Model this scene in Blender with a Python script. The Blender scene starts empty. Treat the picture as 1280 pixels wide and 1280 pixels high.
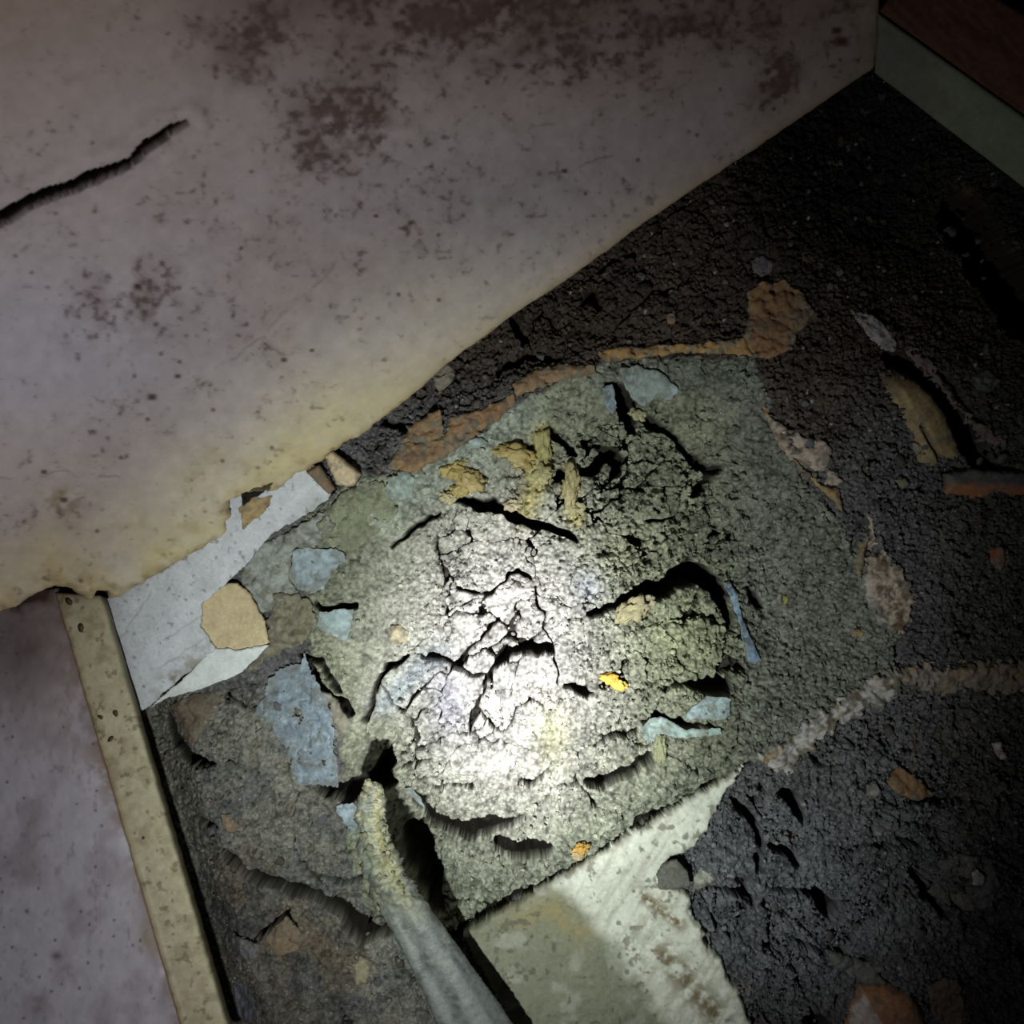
import bpy, math, random
import numpy as np
from mathutils import Vector
random.seed(7)
S = 0.00075          # metres per photo pixel on the ground
D = 0.96             # camera height over the ground
scene = bpy.context.scene

# ------------------------------------------------------------------ camera, world, light, exposure
cd = bpy.data.cameras.new('camera'); cam = bpy.data.objects.new('camera', cd)
scene.collection.objects.link(cam); scene.camera = cam
cam.location = (0, 0, D)
cd.sensor_width = 36; cd.lens = 36.0 * D / (1280 * S)
cd.clip_start = 0.01
cd.dof.use_dof = True; cd.dof.focus_distance = D; cd.dof.aperture_fstop = 7.5

w = bpy.data.worlds.new('world'); scene.world = w; w.use_nodes = True
w.node_tree.nodes['Background'].inputs[0].default_value = (0.55, 0.6, 0.65, 1)
w.node_tree.nodes['Background'].inputs[1].default_value = 0.012

LP = Vector((-0.075, -0.29, 0.67))         # the hand torch, low and left of the phone
def torch(name, target, half_deg, power, color, blend=1.0, r=0.006):
    l = bpy.data.lights.new(name, 'SPOT'); o = bpy.data.objects.new(name, l)
    scene.collection.objects.link(o)
    l.energy = power; l.color = color; l.spot_size = math.radians(2 * half_deg); l.spot_blend = blend
    l.shadow_soft_size = r
    o.location = LP
    o.rotation_euler = (Vector(target) - LP).to_track_quat('-Z', 'Y').to_euler()
    return o
HOT = ((640 - 640) * S, (640 - 868) * S, 0)
torch('torch_hotspot', HOT, 17, 27, (1.0, 1.0, 1.0))
torch('torch_corona', (0.0, -0.165, 0), 36, 12.5, (0.88, 1.0, 0.89))
torch('torch_spill', (-0.22, -0.08, 0.1), 72, 4.8, (1.0, 0.94, 0.95))

scene.view_settings.view_transform = 'Standard'
scene.view_settings.look = 'None'
scene.view_settings.gamma = 1
scene.view_settings.use_curve_mapping = False
scene.view_settings.exposure = 0.0

# ------------------------------------------------------------------ noise on numpy arrays
def hsh(ix, iy, seed):
    h = (ix.astype(np.uint32) * np.uint32(374761393) + iy.astype(np.uint32) * np.uint32(668265263) + np.uint32(seed * 1442695041 % 4294967291))
    h = (h ^ (h >> np.uint32(13))) * np.uint32(1274126177)
    h = h ^ (h >> np.uint32(16))
    h = h * np.uint32(2246822519); h = h ^ (h >> np.uint32(15))
    return (h & np.uint32(0xFFFFFF)).astype(np.float32) / np.float32(16777216.0)
def vnoise(x, y, seed=0):
    xi = np.floor(x); yi = np.floor(y); fx = (x - xi).astype(np.float32); fy = (y - yi).astype(np.float32)
    xi = xi.astype(np.int64) + 5000; yi = yi.astype(np.int64) + 5000
    fx = fx * fx * (3 - 2 * fx); fy = fy * fy * (3 - 2 * fy)
    a = hsh(xi, yi, seed); b = hsh(xi + 1, yi, seed); c = hsh(xi, yi + 1, seed); d = hsh(xi + 1, yi + 1, seed)
    return (a * (1 - fx) + b * fx) * (1 - fy) + (c * (1 - fx) + d * fx) * fy
def fbm(x, y, seed=0, oct=4, rough=0.5):
    r = 0; a = 1.0; t = 0
    for i in range(oct):
        r = r + a * (vnoise(x, y, seed + i * 17) * 2 - 1); t += a
        x = x * 2.03 + 11.3; y = y * 2.03 + 5.7; a *= rough
    return r / t
def worley(x, y, seed=0, jit=1.0):
    xi = np.floor(x).astype(np.int64) + 5000; yi = np.floor(y).astype(np.int64) + 5000
    px = x + 5000; py = y + 5000
    f1 = np.full(x.shape, 9.0, np.float32); f2 = f1.copy(); lab = np.zeros(x.shape, np.int64)
    for dx in (-1, 0, 1):
        for dy in (-1, 0, 1):
            cx = xi + dx; cy = yi + dy
            qx = cx + 0.5 + jit * (hsh(cx, cy, seed) - 0.5); qy = cy + 0.5 + jit * (hsh(cx, cy, seed + 91) - 0.5)
            d = np.sqrt((qx - px) ** 2 + (qy - py) ** 2).astype(np.float32)
            n = d < f1
            f2 = np.where(n, f1, np.minimum(f2, d)); lab = np.where(n, cx * 20011 + cy, lab); f1 = np.where(n, d, f1)
    return f1, f2, lab
def sstep(a, b, x):
    t = np.clip((x - a) / (b - a), 0, 1); return t * t * (3 - 2 * t)
def segd(U, V, pts, ws=None, closed=False):
    """distance to a polyline minus its half width (pixels); cheap, boxed"""
    out = np.full(U.shape, 1e3, np.float32)
    n = len(pts); k = n if closed else n - 1
    for i in range(k):
        ax, ay = pts[i][:2]; bx, by = pts[(i + 1) % n][:2]
        wa = ws[i] if ws else 0; wb = ws[(i + 1) % n] if ws else 0
        dx, dy = bx - ax, by - ay; L = dx * dx + dy * dy + 1e-9
        t = np.clip(((U - ax) * dx + (V - ay) * dy) / L, 0, 1)
        d = np.hypot(U - ax - t * dx, V - ay - t * dy) - (wa + (wb - wa) * t)
        out = np.minimum(out, d)
    return out
def polysd(U, V, pts):
    """signed distance, positive inside"""
    d = segd(U, V, pts, closed=True)
    ins = np.zeros(U.shape, bool); n = len(pts)
    for i in range(n):
        ax, ay = pts[i][:2]; bx, by = pts[(i + 1) % n][:2]
        if ay == by: continue
        c = ((ay > V) != (by > V)) & (U < (bx - ax) * (V - ay) / (by - ay) + ax)
        ins ^= c
    return np.where(ins, d, -d)
def mix(a, b, t):
    t = np.asarray(t)[..., None]; return a * (1 - t) + np.asarray(b, np.float32) * t

# ------------------------------------------------------------------ objects
def link(o, parent=None):
    scene.collection.objects.link(o)
    if parent is not None: o.parent = parent
    return o
def tag(o, label=None, cat=None, group=None, kind=None):
    if label: o['label'] = label
    if cat: o['category'] = cat
    if group: o['group'] = group
    if kind: o['kind'] = kind
    return o
def empty(name, loc=(0, 0, 0)):
    e = bpy.data.objects.new(name, None); e.location = loc; e.empty_display_size = 0.02
    return link(e)
def mesh_np(name, V, F, C=None, mat=None, parent=None, smooth=True, origin=None):
    """F int array (n,4) or (n,3)"""
    V = np.asarray(V, np.float64)
    if origin is None and parent is None:
        origin = np.array([(V[:, 0].min() + V[:, 0].max()) / 2, (V[:, 1].min() + V[:, 1].max()) / 2, V[:, 2].min()])
    if origin is None: origin = np.zeros(3)
    me = bpy.data.meshes.new(name)
    k = F.shape[1]; n = len(F)
    me.vertices.add(len(V)); me.vertices.foreach_set('co', (V - origin).astype(np.float32).ravel())
    me.loops.add(n * k); me.loops.foreach_set('vertex_index', F.astype(np.int32).ravel())
    me.polygons.add(n); me.polygons.foreach_set('loop_start', (np.arange(n) * k).astype(np.int32))
    me.polygons.foreach_set('use_smooth', np.full(n, smooth, bool))
    me.update(calc_edges=True)
    if C is not None:
        ca = me.color_attributes.new('Col', 'FLOAT_COLOR', 'POINT')
        c4 = np.ones((len(V), 4), np.float32); c4[:, :3] = np.clip(C, 0, 1); ca.data.foreach_set('color', c4.ravel())
    if mat: me.materials.append(mat)
    o = bpy.data.objects.new(name, me); o.location = origin
    if parent is not None and parent.type == 'EMPTY' or (parent is not None and parent.location.length > 0):
        o.location = Vector(origin) - parent.location
    return link(o, parent)
def grid_mesh(name, P, keep, C, mat, parent=None, thick=None, bottom=True, smooth=True, side_col=None):
    """P (n,m,3) points, keep (n-1,m-1) cells; thick: offset vector of the underside (or of the skirt)"""
    n, m = P.shape[:2]
    idx = np.arange(n * m).reshape(n, m)
    a = idx[:-1, :-1][keep]; b = idx[:-1, 1:][keep]; c = idx[1:, 1:][keep]; d = idx[1:, :-1][keep]
    F = np.stack([a, b, c, d], 1)
    if len(F) == 0: return None
    Pf = P.reshape(-1, 3); Cf = C.reshape(-1, 3)
    v0 = Pf[F[0]]
    if np.cross(v0[1] - v0[0], v0[3] - v0[0])[2] < 0: F = F[:, ::-1]; flip = True
    else: flip = False
    used = np.unique(F); remap = np.full(n * m, -1); remap[used] = np.arange(len(used))
    V = Pf[used]; Cc = Cf[used]; F0 = remap[F]; allF = [F0]
    if thick is not None:
        kp = np.zeros((n + 1, m + 1), bool); kp[1:-1, 1:-1] = keep
        inn = kp[1:-1, 1:-1]
        E = []
        q = inn & ~kp[:-2, 1:-1]; E.append(np.stack([idx[:-1, :-1][q], idx[:-1, 1:][q]], 1))
        q = inn & ~kp[2:, 1:-1]; E.append(np.stack([idx[1:, 1:][q], idx[1:, :-1][q]], 1))
        q = inn & ~kp[1:-1, :-2]; E.append(np.stack([idx[1:, :-1][q], idx[:-1, :-1][q]], 1))
        q = inn & ~kp[1:-1, 2:]; E.append(np.stack([idx[:-1, 1:][q], idx[1:, 1:][q]], 1))
        E = remap[np.concatenate(E)]
        if flip: E = E[:, ::-1]
        N = len(V)
        if bottom:
            V2 = V + np.asarray(thick); V = np.concatenate([V, V2]); sc = Cc if side_col is None else np.broadcast_to(side_col, Cc.shape)
            Cc = np.concatenate([Cc, sc])
            allF.append(F0[:, ::-1] + N)
            allF.append(np.stack([E[:, 1], E[:, 0], E[:, 0] + N, E[:, 1] + N], 1))
        else:
            ub = np.unique(E); r2 = np.full(N, -1); r2[ub] = np.arange(len(ub)) + N
            V = np.concatenate([V, V[ub] + np.asarray(thick)])
            cs = Cc[ub] * 0.8 if side_col is None else np.broadcast_to(side_col, (len(ub), 3))
            Cc = np.concatenate([Cc, cs])
            allF.append(np.stack([E[:, 1], E[:, 0], r2[E[:, 0]], r2[E[:, 1]]], 1))
    return mesh_np(name, V, np.concatenate(allF), Cc, mat, parent, smooth)

# ------------------------------------------------------------------ materials
def mat(name, rough=0.9, spec=0.25, bscale=900, bstr=0.35, bdist=0.0006, var=0.25, vscale=500, color=None, metallic=0, r2=None):
    m = bpy.data.materials.new(name); m.use_nodes = True; nt = m.node_tree; N = nt.nodes; Lk = nt.links
    b = N['Principled BSDF']; b.inputs['Roughness'].default_value = rough; b.inputs['Specular IOR Level'].default_value = spec
    b.inputs['Metallic'].default_value = metallic
    tc = N.new('ShaderNodeTexCoord')
    n1 = N.new('ShaderNodeTexNoise'); n1.inputs['Scale'].default_value = vscale; n1.inputs['Detail'].default_value = 5; n1.inputs['Roughness'].default_value = .7
    Lk.new(tc.outputs['Object'], n1.inputs['Vector'])
    mr = N.new('ShaderNodeMapRange'); mr.inputs['From Min'].default_value = .3; mr.inputs['From Max'].default_value = .7
    mr.inputs['To Min'].default_value = 1 - var; mr.inputs['To Max'].default_value = 1 + var
    Lk.new(n1.outputs['Fac'], mr.inputs['Value'])
    mx = N.new('ShaderNodeMix'); mx.data_type = 'RGBA'; mx.blend_type = 'MULTIPLY'; mx.inputs['Factor'].default_value = 1
    if color is None:
        at = N.new('ShaderNodeAttribute'); at.attribute_name = 'Col'; Lk.new(at.outputs['Color'], mx.inputs['A'])
    else: mx.inputs['A'].default_value = (*color, 1)
    Lk.new(mr.outputs['Result'], mx.inputs['B']); Lk.new(mx.outputs['Result'], b.inputs['Base Color'])
    n2 = N.new('ShaderNodeTexNoise'); n2.inputs['Scale'].default_value = bscale; n2.inputs['Detail'].default_value = 4; n2.inputs['Roughness'].default_value = .65
    Lk.new(tc.outputs['Object'], n2.inputs['Vector'])
    bp = N.new('ShaderNodeBump'); bp.inputs['Strength'].default_value = bstr; bp.inputs['Distance'].default_value = bdist
    Lk.new(n2.outputs['Fac'], bp.inputs['Height']); Lk.new(bp.outputs['Normal'], b.inputs['Normal'])
    if r2 is not None:
        mm = N.new('ShaderNodeMapRange'); mm.inputs['From Min'].default_value = .35; mm.inputs['From Max'].default_value = .65
        mm.inputs['To Min'].default_value = r2; mm.inputs['To Max'].default_value = rough
        Lk.new(n1.outputs['Fac'], mm.inputs['Value']); Lk.new(mm.outputs['Result'], b.inputs['Roughness'])
    return m
M_SOIL = mat('crumbly_soil', .95, .22, 1100, .8, .0012, .45, 700, r2=.6)
M_CLAY = mat('grey_clay', .95, .2, 1000, .6, .0009, .28, 600, r2=.7)
M_BOARD = mat('stained_paint', .62, .3, 160, .18, .0006, .08, 60)
M_EDGE = mat('dirty_cream_edge', .7, .3, 400, .3, .0006, .15, 150)
M_PLAST = mat('white_plaster', .85, .25, 500, .4, .0006, .12, 300)
M_PAPER = mat('paper_scrap', .8, .3, 420, .45, .0006, .16, 260)
M_TILE = mat('orange_fired_clay', .85, .25, 600, .4, .0006, .25, 220)
M_STONE = mat('stone', .85, .3, 500, .5, .0008, .3, 250)
M_WOOD = mat('weathered_wood', .8, .3, 500, .5, .0006, .25, 200)
M_STICK = mat('damp_stick', .55, .45, 500, .5, .0008, .25, 220, r2=.4)
M_RESIN = mat('amber_crust', .45, .5, 500, .6, .001, .25, 240)
M_METAL = mat('rusty_metal', .6, .5, 700, .4, .0004, .3, 300, color=(.12, .07, .045), metallic=.6)

# ------------------------------------------------------------------ the ground: fields on a fine grid
ST = 0.00094; R = 0.565
ax = np.arange(-R, R, ST); X, Y = np.meshgrid(ax, ax); X = X.astype(np.float32); Y = Y.astype(np.float32)
U = 640 + X / S; V = 640 - Y / S                                  # ground coordinates in centimetric units of the survey
wx = fbm(U / 38, V / 38, 3, 4) * 13; wy = fbm(U / 38, V / 38, 44, 4) * 13
wx2 = fbm(U / 14, V / 14, 103, 2) * 5; wy2 = fbm(U / 14, V / 14, 144, 2) * 5
Uw = U + wx * .55 + wx2; Vw = V + wy * .55 + wy2
PIT = [(440,602),(490,592),(545,567),(600,548),(640,505),(700,474),(760,452),(850,446),(945,450),(953,482),(968,532),(1002,592),(1042,640),
       (1068,690),(1095,760),(1120,800),(1130,845),(1050,890),(960,940),(930,958),(720,1085),(572,1168),(520,1150),(470,1150),(440,1080),(432,1000),(428,900),(388,820),(378,740),(330,720),(350,670),(410,630)]
CHK = [(545,640),(640,625),(650,560),(700,540),(740,550),(790,510),(850,560),(905,610),(945,700),(935,800),(940,880),(925,945),(800,1015),(700,1075),(585,1158),
       (540,1110),(505,1000),(452,905),(470,850),(505,815),(545,780),(540,700)]
CR = [  # deep cracks and hollows: points with half widths
 ([(763,478,3),(778,482,8),(786,505,11),(795,535,5)], .03),
 ([(790,510,5),(815,520,6),(850,545,4),(868,570,7),(890,590,8),(905,585,4),(880,605,3),(866,622,2)], .02),
 ([(728,592,5),(745,582,7),(765,568,9),(778,575,8),(776,588,4)], .03),
 ([(690,540,4),(712,560,7)], .02),
 ([(555,622,3),(590,628,6),(630,636,9),(660,652,7),(712,668,5),(722,680,3)], .03),
 ([(545,640,2),(520,658,4),(488,684,2)], .015),
 ([(690,600,2),(700,590,5),(712,605,2)], .015),
 ([(738,768,4),(770,757,6),(800,745,10),(838,735,14),(858,722,17),(880,718,14),(902,735,13),(915,760,10),(920,790,5),(915,802,2)], .06),
 ([(860,712,8),(868,700,5)], .04),
 ([(836,867,3),(850,855,3),(872,860,6),(888,858,11),(912,862,9),(918,850,3)], .045),
 ([(808,905,3),(822,898,6),(845,903,4),(880,906,3),(905,912,2)], .03),
 ([(745,938,2),(770,925,4),(800,918,3)], .02),
 ([(612,846,2),(620,830,5),(635,815,6),(655,808,7),(683,815,8),(686,822,3)], .022),
 ([(612,846,2),(592,843,2),(565,830,5),(552,822,3),(520,818,1.5)], .018),
 ([(565,830,4),(582,815,2),(610,792,1.5),(625,780,2)], .014),
 ([(612,846,2),(600,880,1.5),(590,900,3),(583,922,1)], .014),
 ([(600,895,2),(615,912,2.5),(628,918,2),(640,905,1.5),(652,885,1.5),(665,873,2),(675,880,1)], .014),
 ([(652,980,4),(662,984,5),(680,972,3),(690,955,1)], .014),
 ([(710,860,4),(735,868,6),(745,868,3)], .014),
 ([(738,980,7),(760,980,8),(790,965,8),(808,950,5)], .022),
 ([(700,855,1),(672,735,1)], .001),
 ([(570,740,3),(600,745,1.5),(618,740,2),(632,725,2),(650,716,4),(662,722,2)], .012),
 ([(456,902,3),(465,868,2.5),(480,840,3),(510,820,2)], .022),
 ([(395,756,3),(415,758,5),(442,757,5)], .02),
 ([(386,830,2),(400,850,5),(425,870,5),(440,890,4)], .025),
 ([(400,985,9),(430,990,14),(470,985,18),(482,960,8)], .035),
 ([(505,1000,5),(540,1040,13),(580,1050,12),(620,1038,9),(652,1024,5)], .018),
 ([(620,1062,8),(650,1070,12),(680,1062,9)], .018),
 ([(510,1060,14),(530,1105,16),(550,1140,8)], .03),
 ([(566,1168,6),(640,1125,4),(720,1080,4),(780,1042,3),(850,1000,4),(900,975,4),(935,955,2)], .02),
 ([(500,968,2),(520,958,4),(535,952,3)], .01),
 ([(520,985,5),(540,995,4),(560,985,3),(590,992,2)], .01),
 ([(264,1064,3),(300,1085,5),(335,1104,8),(400,1122,9),(432,1145,13),(455,1162,14),(492,1164,6)], .026),
 ([(400,1095,2),(435,1102,3),(470,1092,3)], .015),
 ([(192,905,7),(205,932,13),(230,950,10),(265,957,4)], .026),
 ([(240,1032,5),(265,1032,5)], .02),
 ([(272,1176,3),(320,1172,4),(345,1150,4),(357,1143,4),(375,1168,3)], .03),
 ([(430,860,2),(405,830,3),(375,820,4)], .02),
 ([(545,540,1),(520,560,2),(500,530,4),(480,525,4)], .015),
 ([(622,466,3),(645,450,6),(672,444,6),(694,448,3)], .025),
 ([(640,400,4),(655,425,5)], .02),
 ([(728,378,2),(742,368,6),(752,385,5)], .02),
 ([(916,1000,2),(930,1012,5),(948,1030,6),(951,1055,4),(947,1082,5)], .03),
 ([(978,985,6),(988,1000,7),(998,1022,4)], .03),
 ([(962,1055,3),(980,1065,6),(1000,1085,3)], .025),
 ([(885,1110,3),(905,1105,5),(925,1112,4),(945,1122,3)], .025),
 ([(905,1085,2),(925,1098,5),(930,1108,2)], .02),
 ([(970,1110,3),(1000,1112,4),(1025,1125,8),(1042,1145,8)], .03),
 ([(985,1175,2),(1030,1185,3),(1075,1205,5),(1108,1228,6)], .03),
 ([(1140,1088,4),(1160,1115,7),(1185,1145,5)], .03),
 ([(1165,1098,2),(1185,1118,4),(1200,1128,2)], .02),
 ([(1010,1270,9),(1030,1285,14)], .05),
 ([(1120,1045,2),(1150,1058,3),(1090,1056,3)], .015),
 ([(1110,445,8),(1140,462,16),(1180,495,20),(1210,540,20),(1235,590,14),(1285,610,10)], .07),
 ([(1230,250,30),(1262,320,34),(1300,380,40)], .07),
 ([(940,738,2),(950,748,5),(957,762,4)], .02),
 ([(820,655,2),(850,648,2)], .01),
 ]
CD = np.full(X.shape, 60., np.float32); CDEP = np.zeros_like(X)
for pts, dep in CR:
    us = [p[0] for p in pts]; vs = [p[1] for p in pts]; pad = 60
    j = np.where((U[0] > min(us) - pad) & (U[0] < max(us) + pad))[0]; i = np.where((V[:, 0] > min(vs) - pad) & (V[:, 0] < max(vs) + pad))[0]
    if not len(i) or not len(j): continue
    sl = (slice(i[0], i[-1] + 1), slice(j[0], j[-1] + 1))
    d = segd(Uw[sl], Vw[sl], pts, [p[2] for p in pts])
    CD[sl] = np.minimum(CD[sl], d); CDEP[sl] = np.maximum(CDEP[sl], dep * (.35 * (1 - sstep(-2, 2, d)) + .65 * (1 - sstep(-9, 1, d))))
SDP = polysd(Uw, Vw, PIT); SDC = polysd(Uw + wx * .8, Vw + wy * .8, CHK)
inpit = SDP > 0
# large form
H = fbm(U / 150, V / 150, 9, 3) * .008
H += -.028 * sstep(-4, 130, SDP)                                           # the hollow
H += .03 * np.exp(-(((U - 650) / 190) ** 2 + ((V - 850) / 170) ** 2))      # broken mass in its middle
H += .012 * np.exp(-(((U - 870) / 75) ** 2 + ((V - 810) / 70) ** 2))
H += .010 * np.exp(-(((U - 700) / 90) ** 2 + ((V - 610) / 45) ** 2))
H += -.016 * np.exp(-(((U - 560) / 70) ** 2 + ((V - 1060) / 60) ** 2))
H += -.035 * np.exp(-(segd(Uw, Vw, [(480,930),(490,985),(520,1050),(545,1110)]) / 30) ** 2)
H += -.05 * sstep(1050, 1300, U + .6 * (500 - V)) * sstep(520, 250, V)     # falls away towards the dark corner
H += -.055 * sstep(265, 185, U - (V - 1000) * .29 + wx * .8) * sstep(850, 900, V)   # trough beside the board
# granular relief: strength by zone
f1, f2, _ = worley(U / 7.0 + wx * .06, V / 6.4 + wy * .06, 5); g_small = sstep(0, .42, f2 - f1) * (.6 + .4 * (1 - f1)); merge = sstep(-.25, .25, fbm(U / 17, V / 17, 301, 3))
f1b, f2b, _ = worley(Uw / 14, Vw / 14, 6); g_mid = sstep(0, .45, f2b - f1b) * (.5 + .5 * np.clip(1 - f1b, 0, 1))
f1c, f2c, _ = worley(Uw / 30, Vw / 34, 8); 
pits = sstep(.15, .62, fbm(U / 16, V / 13, 71, 4))
smooth_top = np.exp(-(segd(U, V, [(500,620),(600,560),(700,500),(850,480),(930,520),(1000,640),(1060,720)]) / 45) ** 2) * inpit
smooth_left = np.clip(1.2 * np.exp(-(segd(U, V, [(470,700),(450,780),(470,840)]) / 50) ** 2) + np.exp(-(segd(U, V, [(360,700),(380,760)]) / 50) ** 2), 0, 1)
smooth_bl = sstep(560, 470, U) * sstep(850, 900, V)
rough = np.clip(1 - .55 * smooth_top * sstep(1020, 900, U) - .6 * smooth_left - .45 * smooth_bl, .35, 1)
crumb_c = np.exp(-(((U - 800) / 140) ** 2 + ((V - 640) / 120) ** 2))
centre = np.exp(-(((U - 640) / 110) ** 2 + ((V - 850) / 120) ** 2))
thin = np.abs(fbm(Uw / 60, Vw / 24, 201, 4)); thin2 = np.abs(fbm((U - V * .4) / 34, (V + U * .35) / 15, 211, 4))
inclod = sstep(-8, 20, SDC)
crk = np.maximum((1 - sstep(.012, .035, thin)) * sstep(-.15, .1, fbm(U / 50, V / 50, 202, 2)), (1 - sstep(.010, .030, thin2)) * sstep(-.05, .2, fbm(U / 40, V / 40, 212, 2)))
H += -.008 * crk * np.clip(inclod + .5 * (SDP < -6) , 0, 1)
flat_mod = 1 - .85 * centre
pit2 = sstep(.28, .40, fbm(U / 11, V / 9, 171, 4)) 
H += -.009 * pit2 * np.clip(.9 * crumb_c * 1.2 + .5 * (1 - smooth_top) * (1 - smooth_left) * flat_mod, 0, 1)
H += rough * (.0030 * g_small * (.35 + .65 * merge) + .0048 * g_mid * (1 - .75 * centre) * (.25 + .75 * (1 - merge))) + rough * .0022 * fbm(U / 9, V / 9, 23, 3)
H += -(.006 * crumb_c + .0035 * (1 - centre) * rough) * pits
H += .005 * fbm(Uw / 45, Vw / 30, 31, 4)
lw = sstep(420, 330, U + wx) * sstep(885, 845, V + wy) * sstep(560, 590, V)
H = H * (1 - lw) + np.minimum(H, -.006) * lw
HB = H.copy()                                                              # before the cracks
H -= CDEP * 2.2

# ---- soil colour (dry albedo), zone by zone
P0 = np.array
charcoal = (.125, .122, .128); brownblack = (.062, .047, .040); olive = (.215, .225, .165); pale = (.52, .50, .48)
leftgrey = (.205, .20, .172); bluegrey = (.20, .21, .235)
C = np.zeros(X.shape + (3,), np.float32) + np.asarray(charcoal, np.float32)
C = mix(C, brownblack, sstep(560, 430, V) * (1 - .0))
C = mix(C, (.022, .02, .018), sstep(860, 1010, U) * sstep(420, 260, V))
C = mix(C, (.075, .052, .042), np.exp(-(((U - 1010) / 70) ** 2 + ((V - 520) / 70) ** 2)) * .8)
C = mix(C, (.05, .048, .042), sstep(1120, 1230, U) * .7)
C = mix(C, leftgrey, sstep(600, 500, U) * sstep(840, 900, V))
C = mix(C, (.17, .125, .08), .6 * np.exp(-(segd(U, V, [(300,1100),(340,1150),(420,1200)]) / 35) ** 2))
C = mix(C, bluegrey, np.exp(-(((U - 980) / 150) ** 2 + ((V - 1120) / 120) ** 2)) * .9)
C = mix(C, (.10, .108, .12), sstep(.0, .4, fbm(U / 55, V / 55, 68, 3)) * sstep(560, 480, U) * sstep(880, 940, V) * .6)
pitC = np.zeros_like(C) + np.asarray(olive, np.float32)
pitC = mix(pitC, (.17, .175, .155), sstep(860, 980, U))
pitC = mix(pitC, (.27, .30, .25), np.exp(-(segd(U, V, [(470,640),(560,590),(650,520)]) / 28) ** 2))
pitC = mix(pitC, (.14, .155, .14), np.exp(-(segd(U, V, [(760,470),(850,460),(940,470)]) / 30) ** 2) * .7)
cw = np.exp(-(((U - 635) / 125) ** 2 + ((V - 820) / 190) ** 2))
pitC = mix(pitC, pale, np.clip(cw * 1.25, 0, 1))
pitC = mix(pitC, (.44, .43, .27), np.exp(-(((U - 690) / 22) ** 2 + ((V - 920) / 38) ** 2)) * .8)
pitC = mix(pitC, (.42, .36, .15), np.clip(np.exp(-(segd(U, V, [(680,545),(672,600),(655,640)]) / 16) ** 2) + np.exp(-(segd(U, V, [(712,590),(716,625),(722,650)]) / 11) ** 2) + .8 * np.exp(-(segd(U, V, [(640,565),(665,580)]) / 12) ** 2), 0, 1) * .85)
pitC = mix(pitC, (.31, .33, .20), np.exp(-(((U - 850) / 70) ** 2 + ((V - 800) / 65) ** 2)) * .7)
pitC = mix(pitC, (.33, .34, .23), np.exp(-(((U - 790) / 50) ** 2 + ((V - 690) / 40) ** 2)) * .7)
pitC = mix(pitC, (.29, .31, .38), np.exp(-(((U - 735) / 20) ** 2 + ((V - 735) / 22) ** 2)) * .6)
pitC = mix(pitC, (.20, .23, .26), np.exp(-(segd(U, V, [(480,880),(520,840),(548,820)]) / 17) ** 2) * .75)
pitC = mix(pitC, (.33, .32, .40), np.exp(-(((U - 560) / 28) ** 2 + ((V - 880) / 45) ** 2)) * .7)
pitC = mix(pitC, (.28, .30, .24), np.exp(-(segd(U, V, [(560,1100),(640,1110),(720,1060),(860,980)]) / 30) ** 2) * .7)
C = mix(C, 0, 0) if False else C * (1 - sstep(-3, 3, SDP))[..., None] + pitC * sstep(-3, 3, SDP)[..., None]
var = 1 + .75 * fbm(U / 4.5, V / 4.5, 60, 3) + .35 * fbm(U / 26, V / 26, 61, 3) + .5 * (g_small - .5) * (.4 + .6 * rough)  # last term paints relief shade: grain tops lighter, gaps darker
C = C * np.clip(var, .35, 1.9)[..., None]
C = mix(C, (.2, .15, .11), sstep(.42, .6, fbm(U / 19, V / 19, 66, 3)) * .35 * (1 - sstep(-3, 3, SDP)))
spk = (hsh(np.round(U / 3.1).astype(np.int64) + 50, np.round(V / 3.1).astype(np.int64) + 50, 13) > .9965) & (SDP < 0)
C[spk] = (.34, .32, .3)

floorz = H
def hz(u, v, arr=None):
    """ground height below a survey point (robust local maximum)"""
    arr = HB if arr is None else arr
    x = (u - 640) * S; y = (640 - v) * S
    j = int(np.clip((x + R) / ST, 3, len(ax) - 4)); i = int(np.clip((y + R) / ST, 3, len(ax) - 4))
    return float(np.mean(arr[i - 3:i + 4, j - 3:j + 4]))
def hzmax(u, v, r=8):
    x = (u - 640) * S; y = (640 - v) * S
    j = int(np.clip((x + R) / ST, r, len(ax) - r - 1)); i = int(np.clip((y + R) / ST, r, len(ax) - r - 1))
    return float(np.percentile(HB[i - r:i + r + 1, j - r:j + r + 1], 80))
def P(u, v, z): k = S * (D - z) / D; return Vector(((u - 640) * k, (640 - v) * k, z))

# cells needed: leave out what lies far beneath the big leaning board
base_a = (140, 750); base_b = (1095, 90)
nx, ny = (base_b[1] - base_a[1]), -(base_b[0] - base_a[0]); nl = math.hypot(nx, ny)
under = ((U - base_a[0]) * nx + (V - base_a[1]) * ny) / nl                 # px beyond the board's foot
need = under < 90

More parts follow.
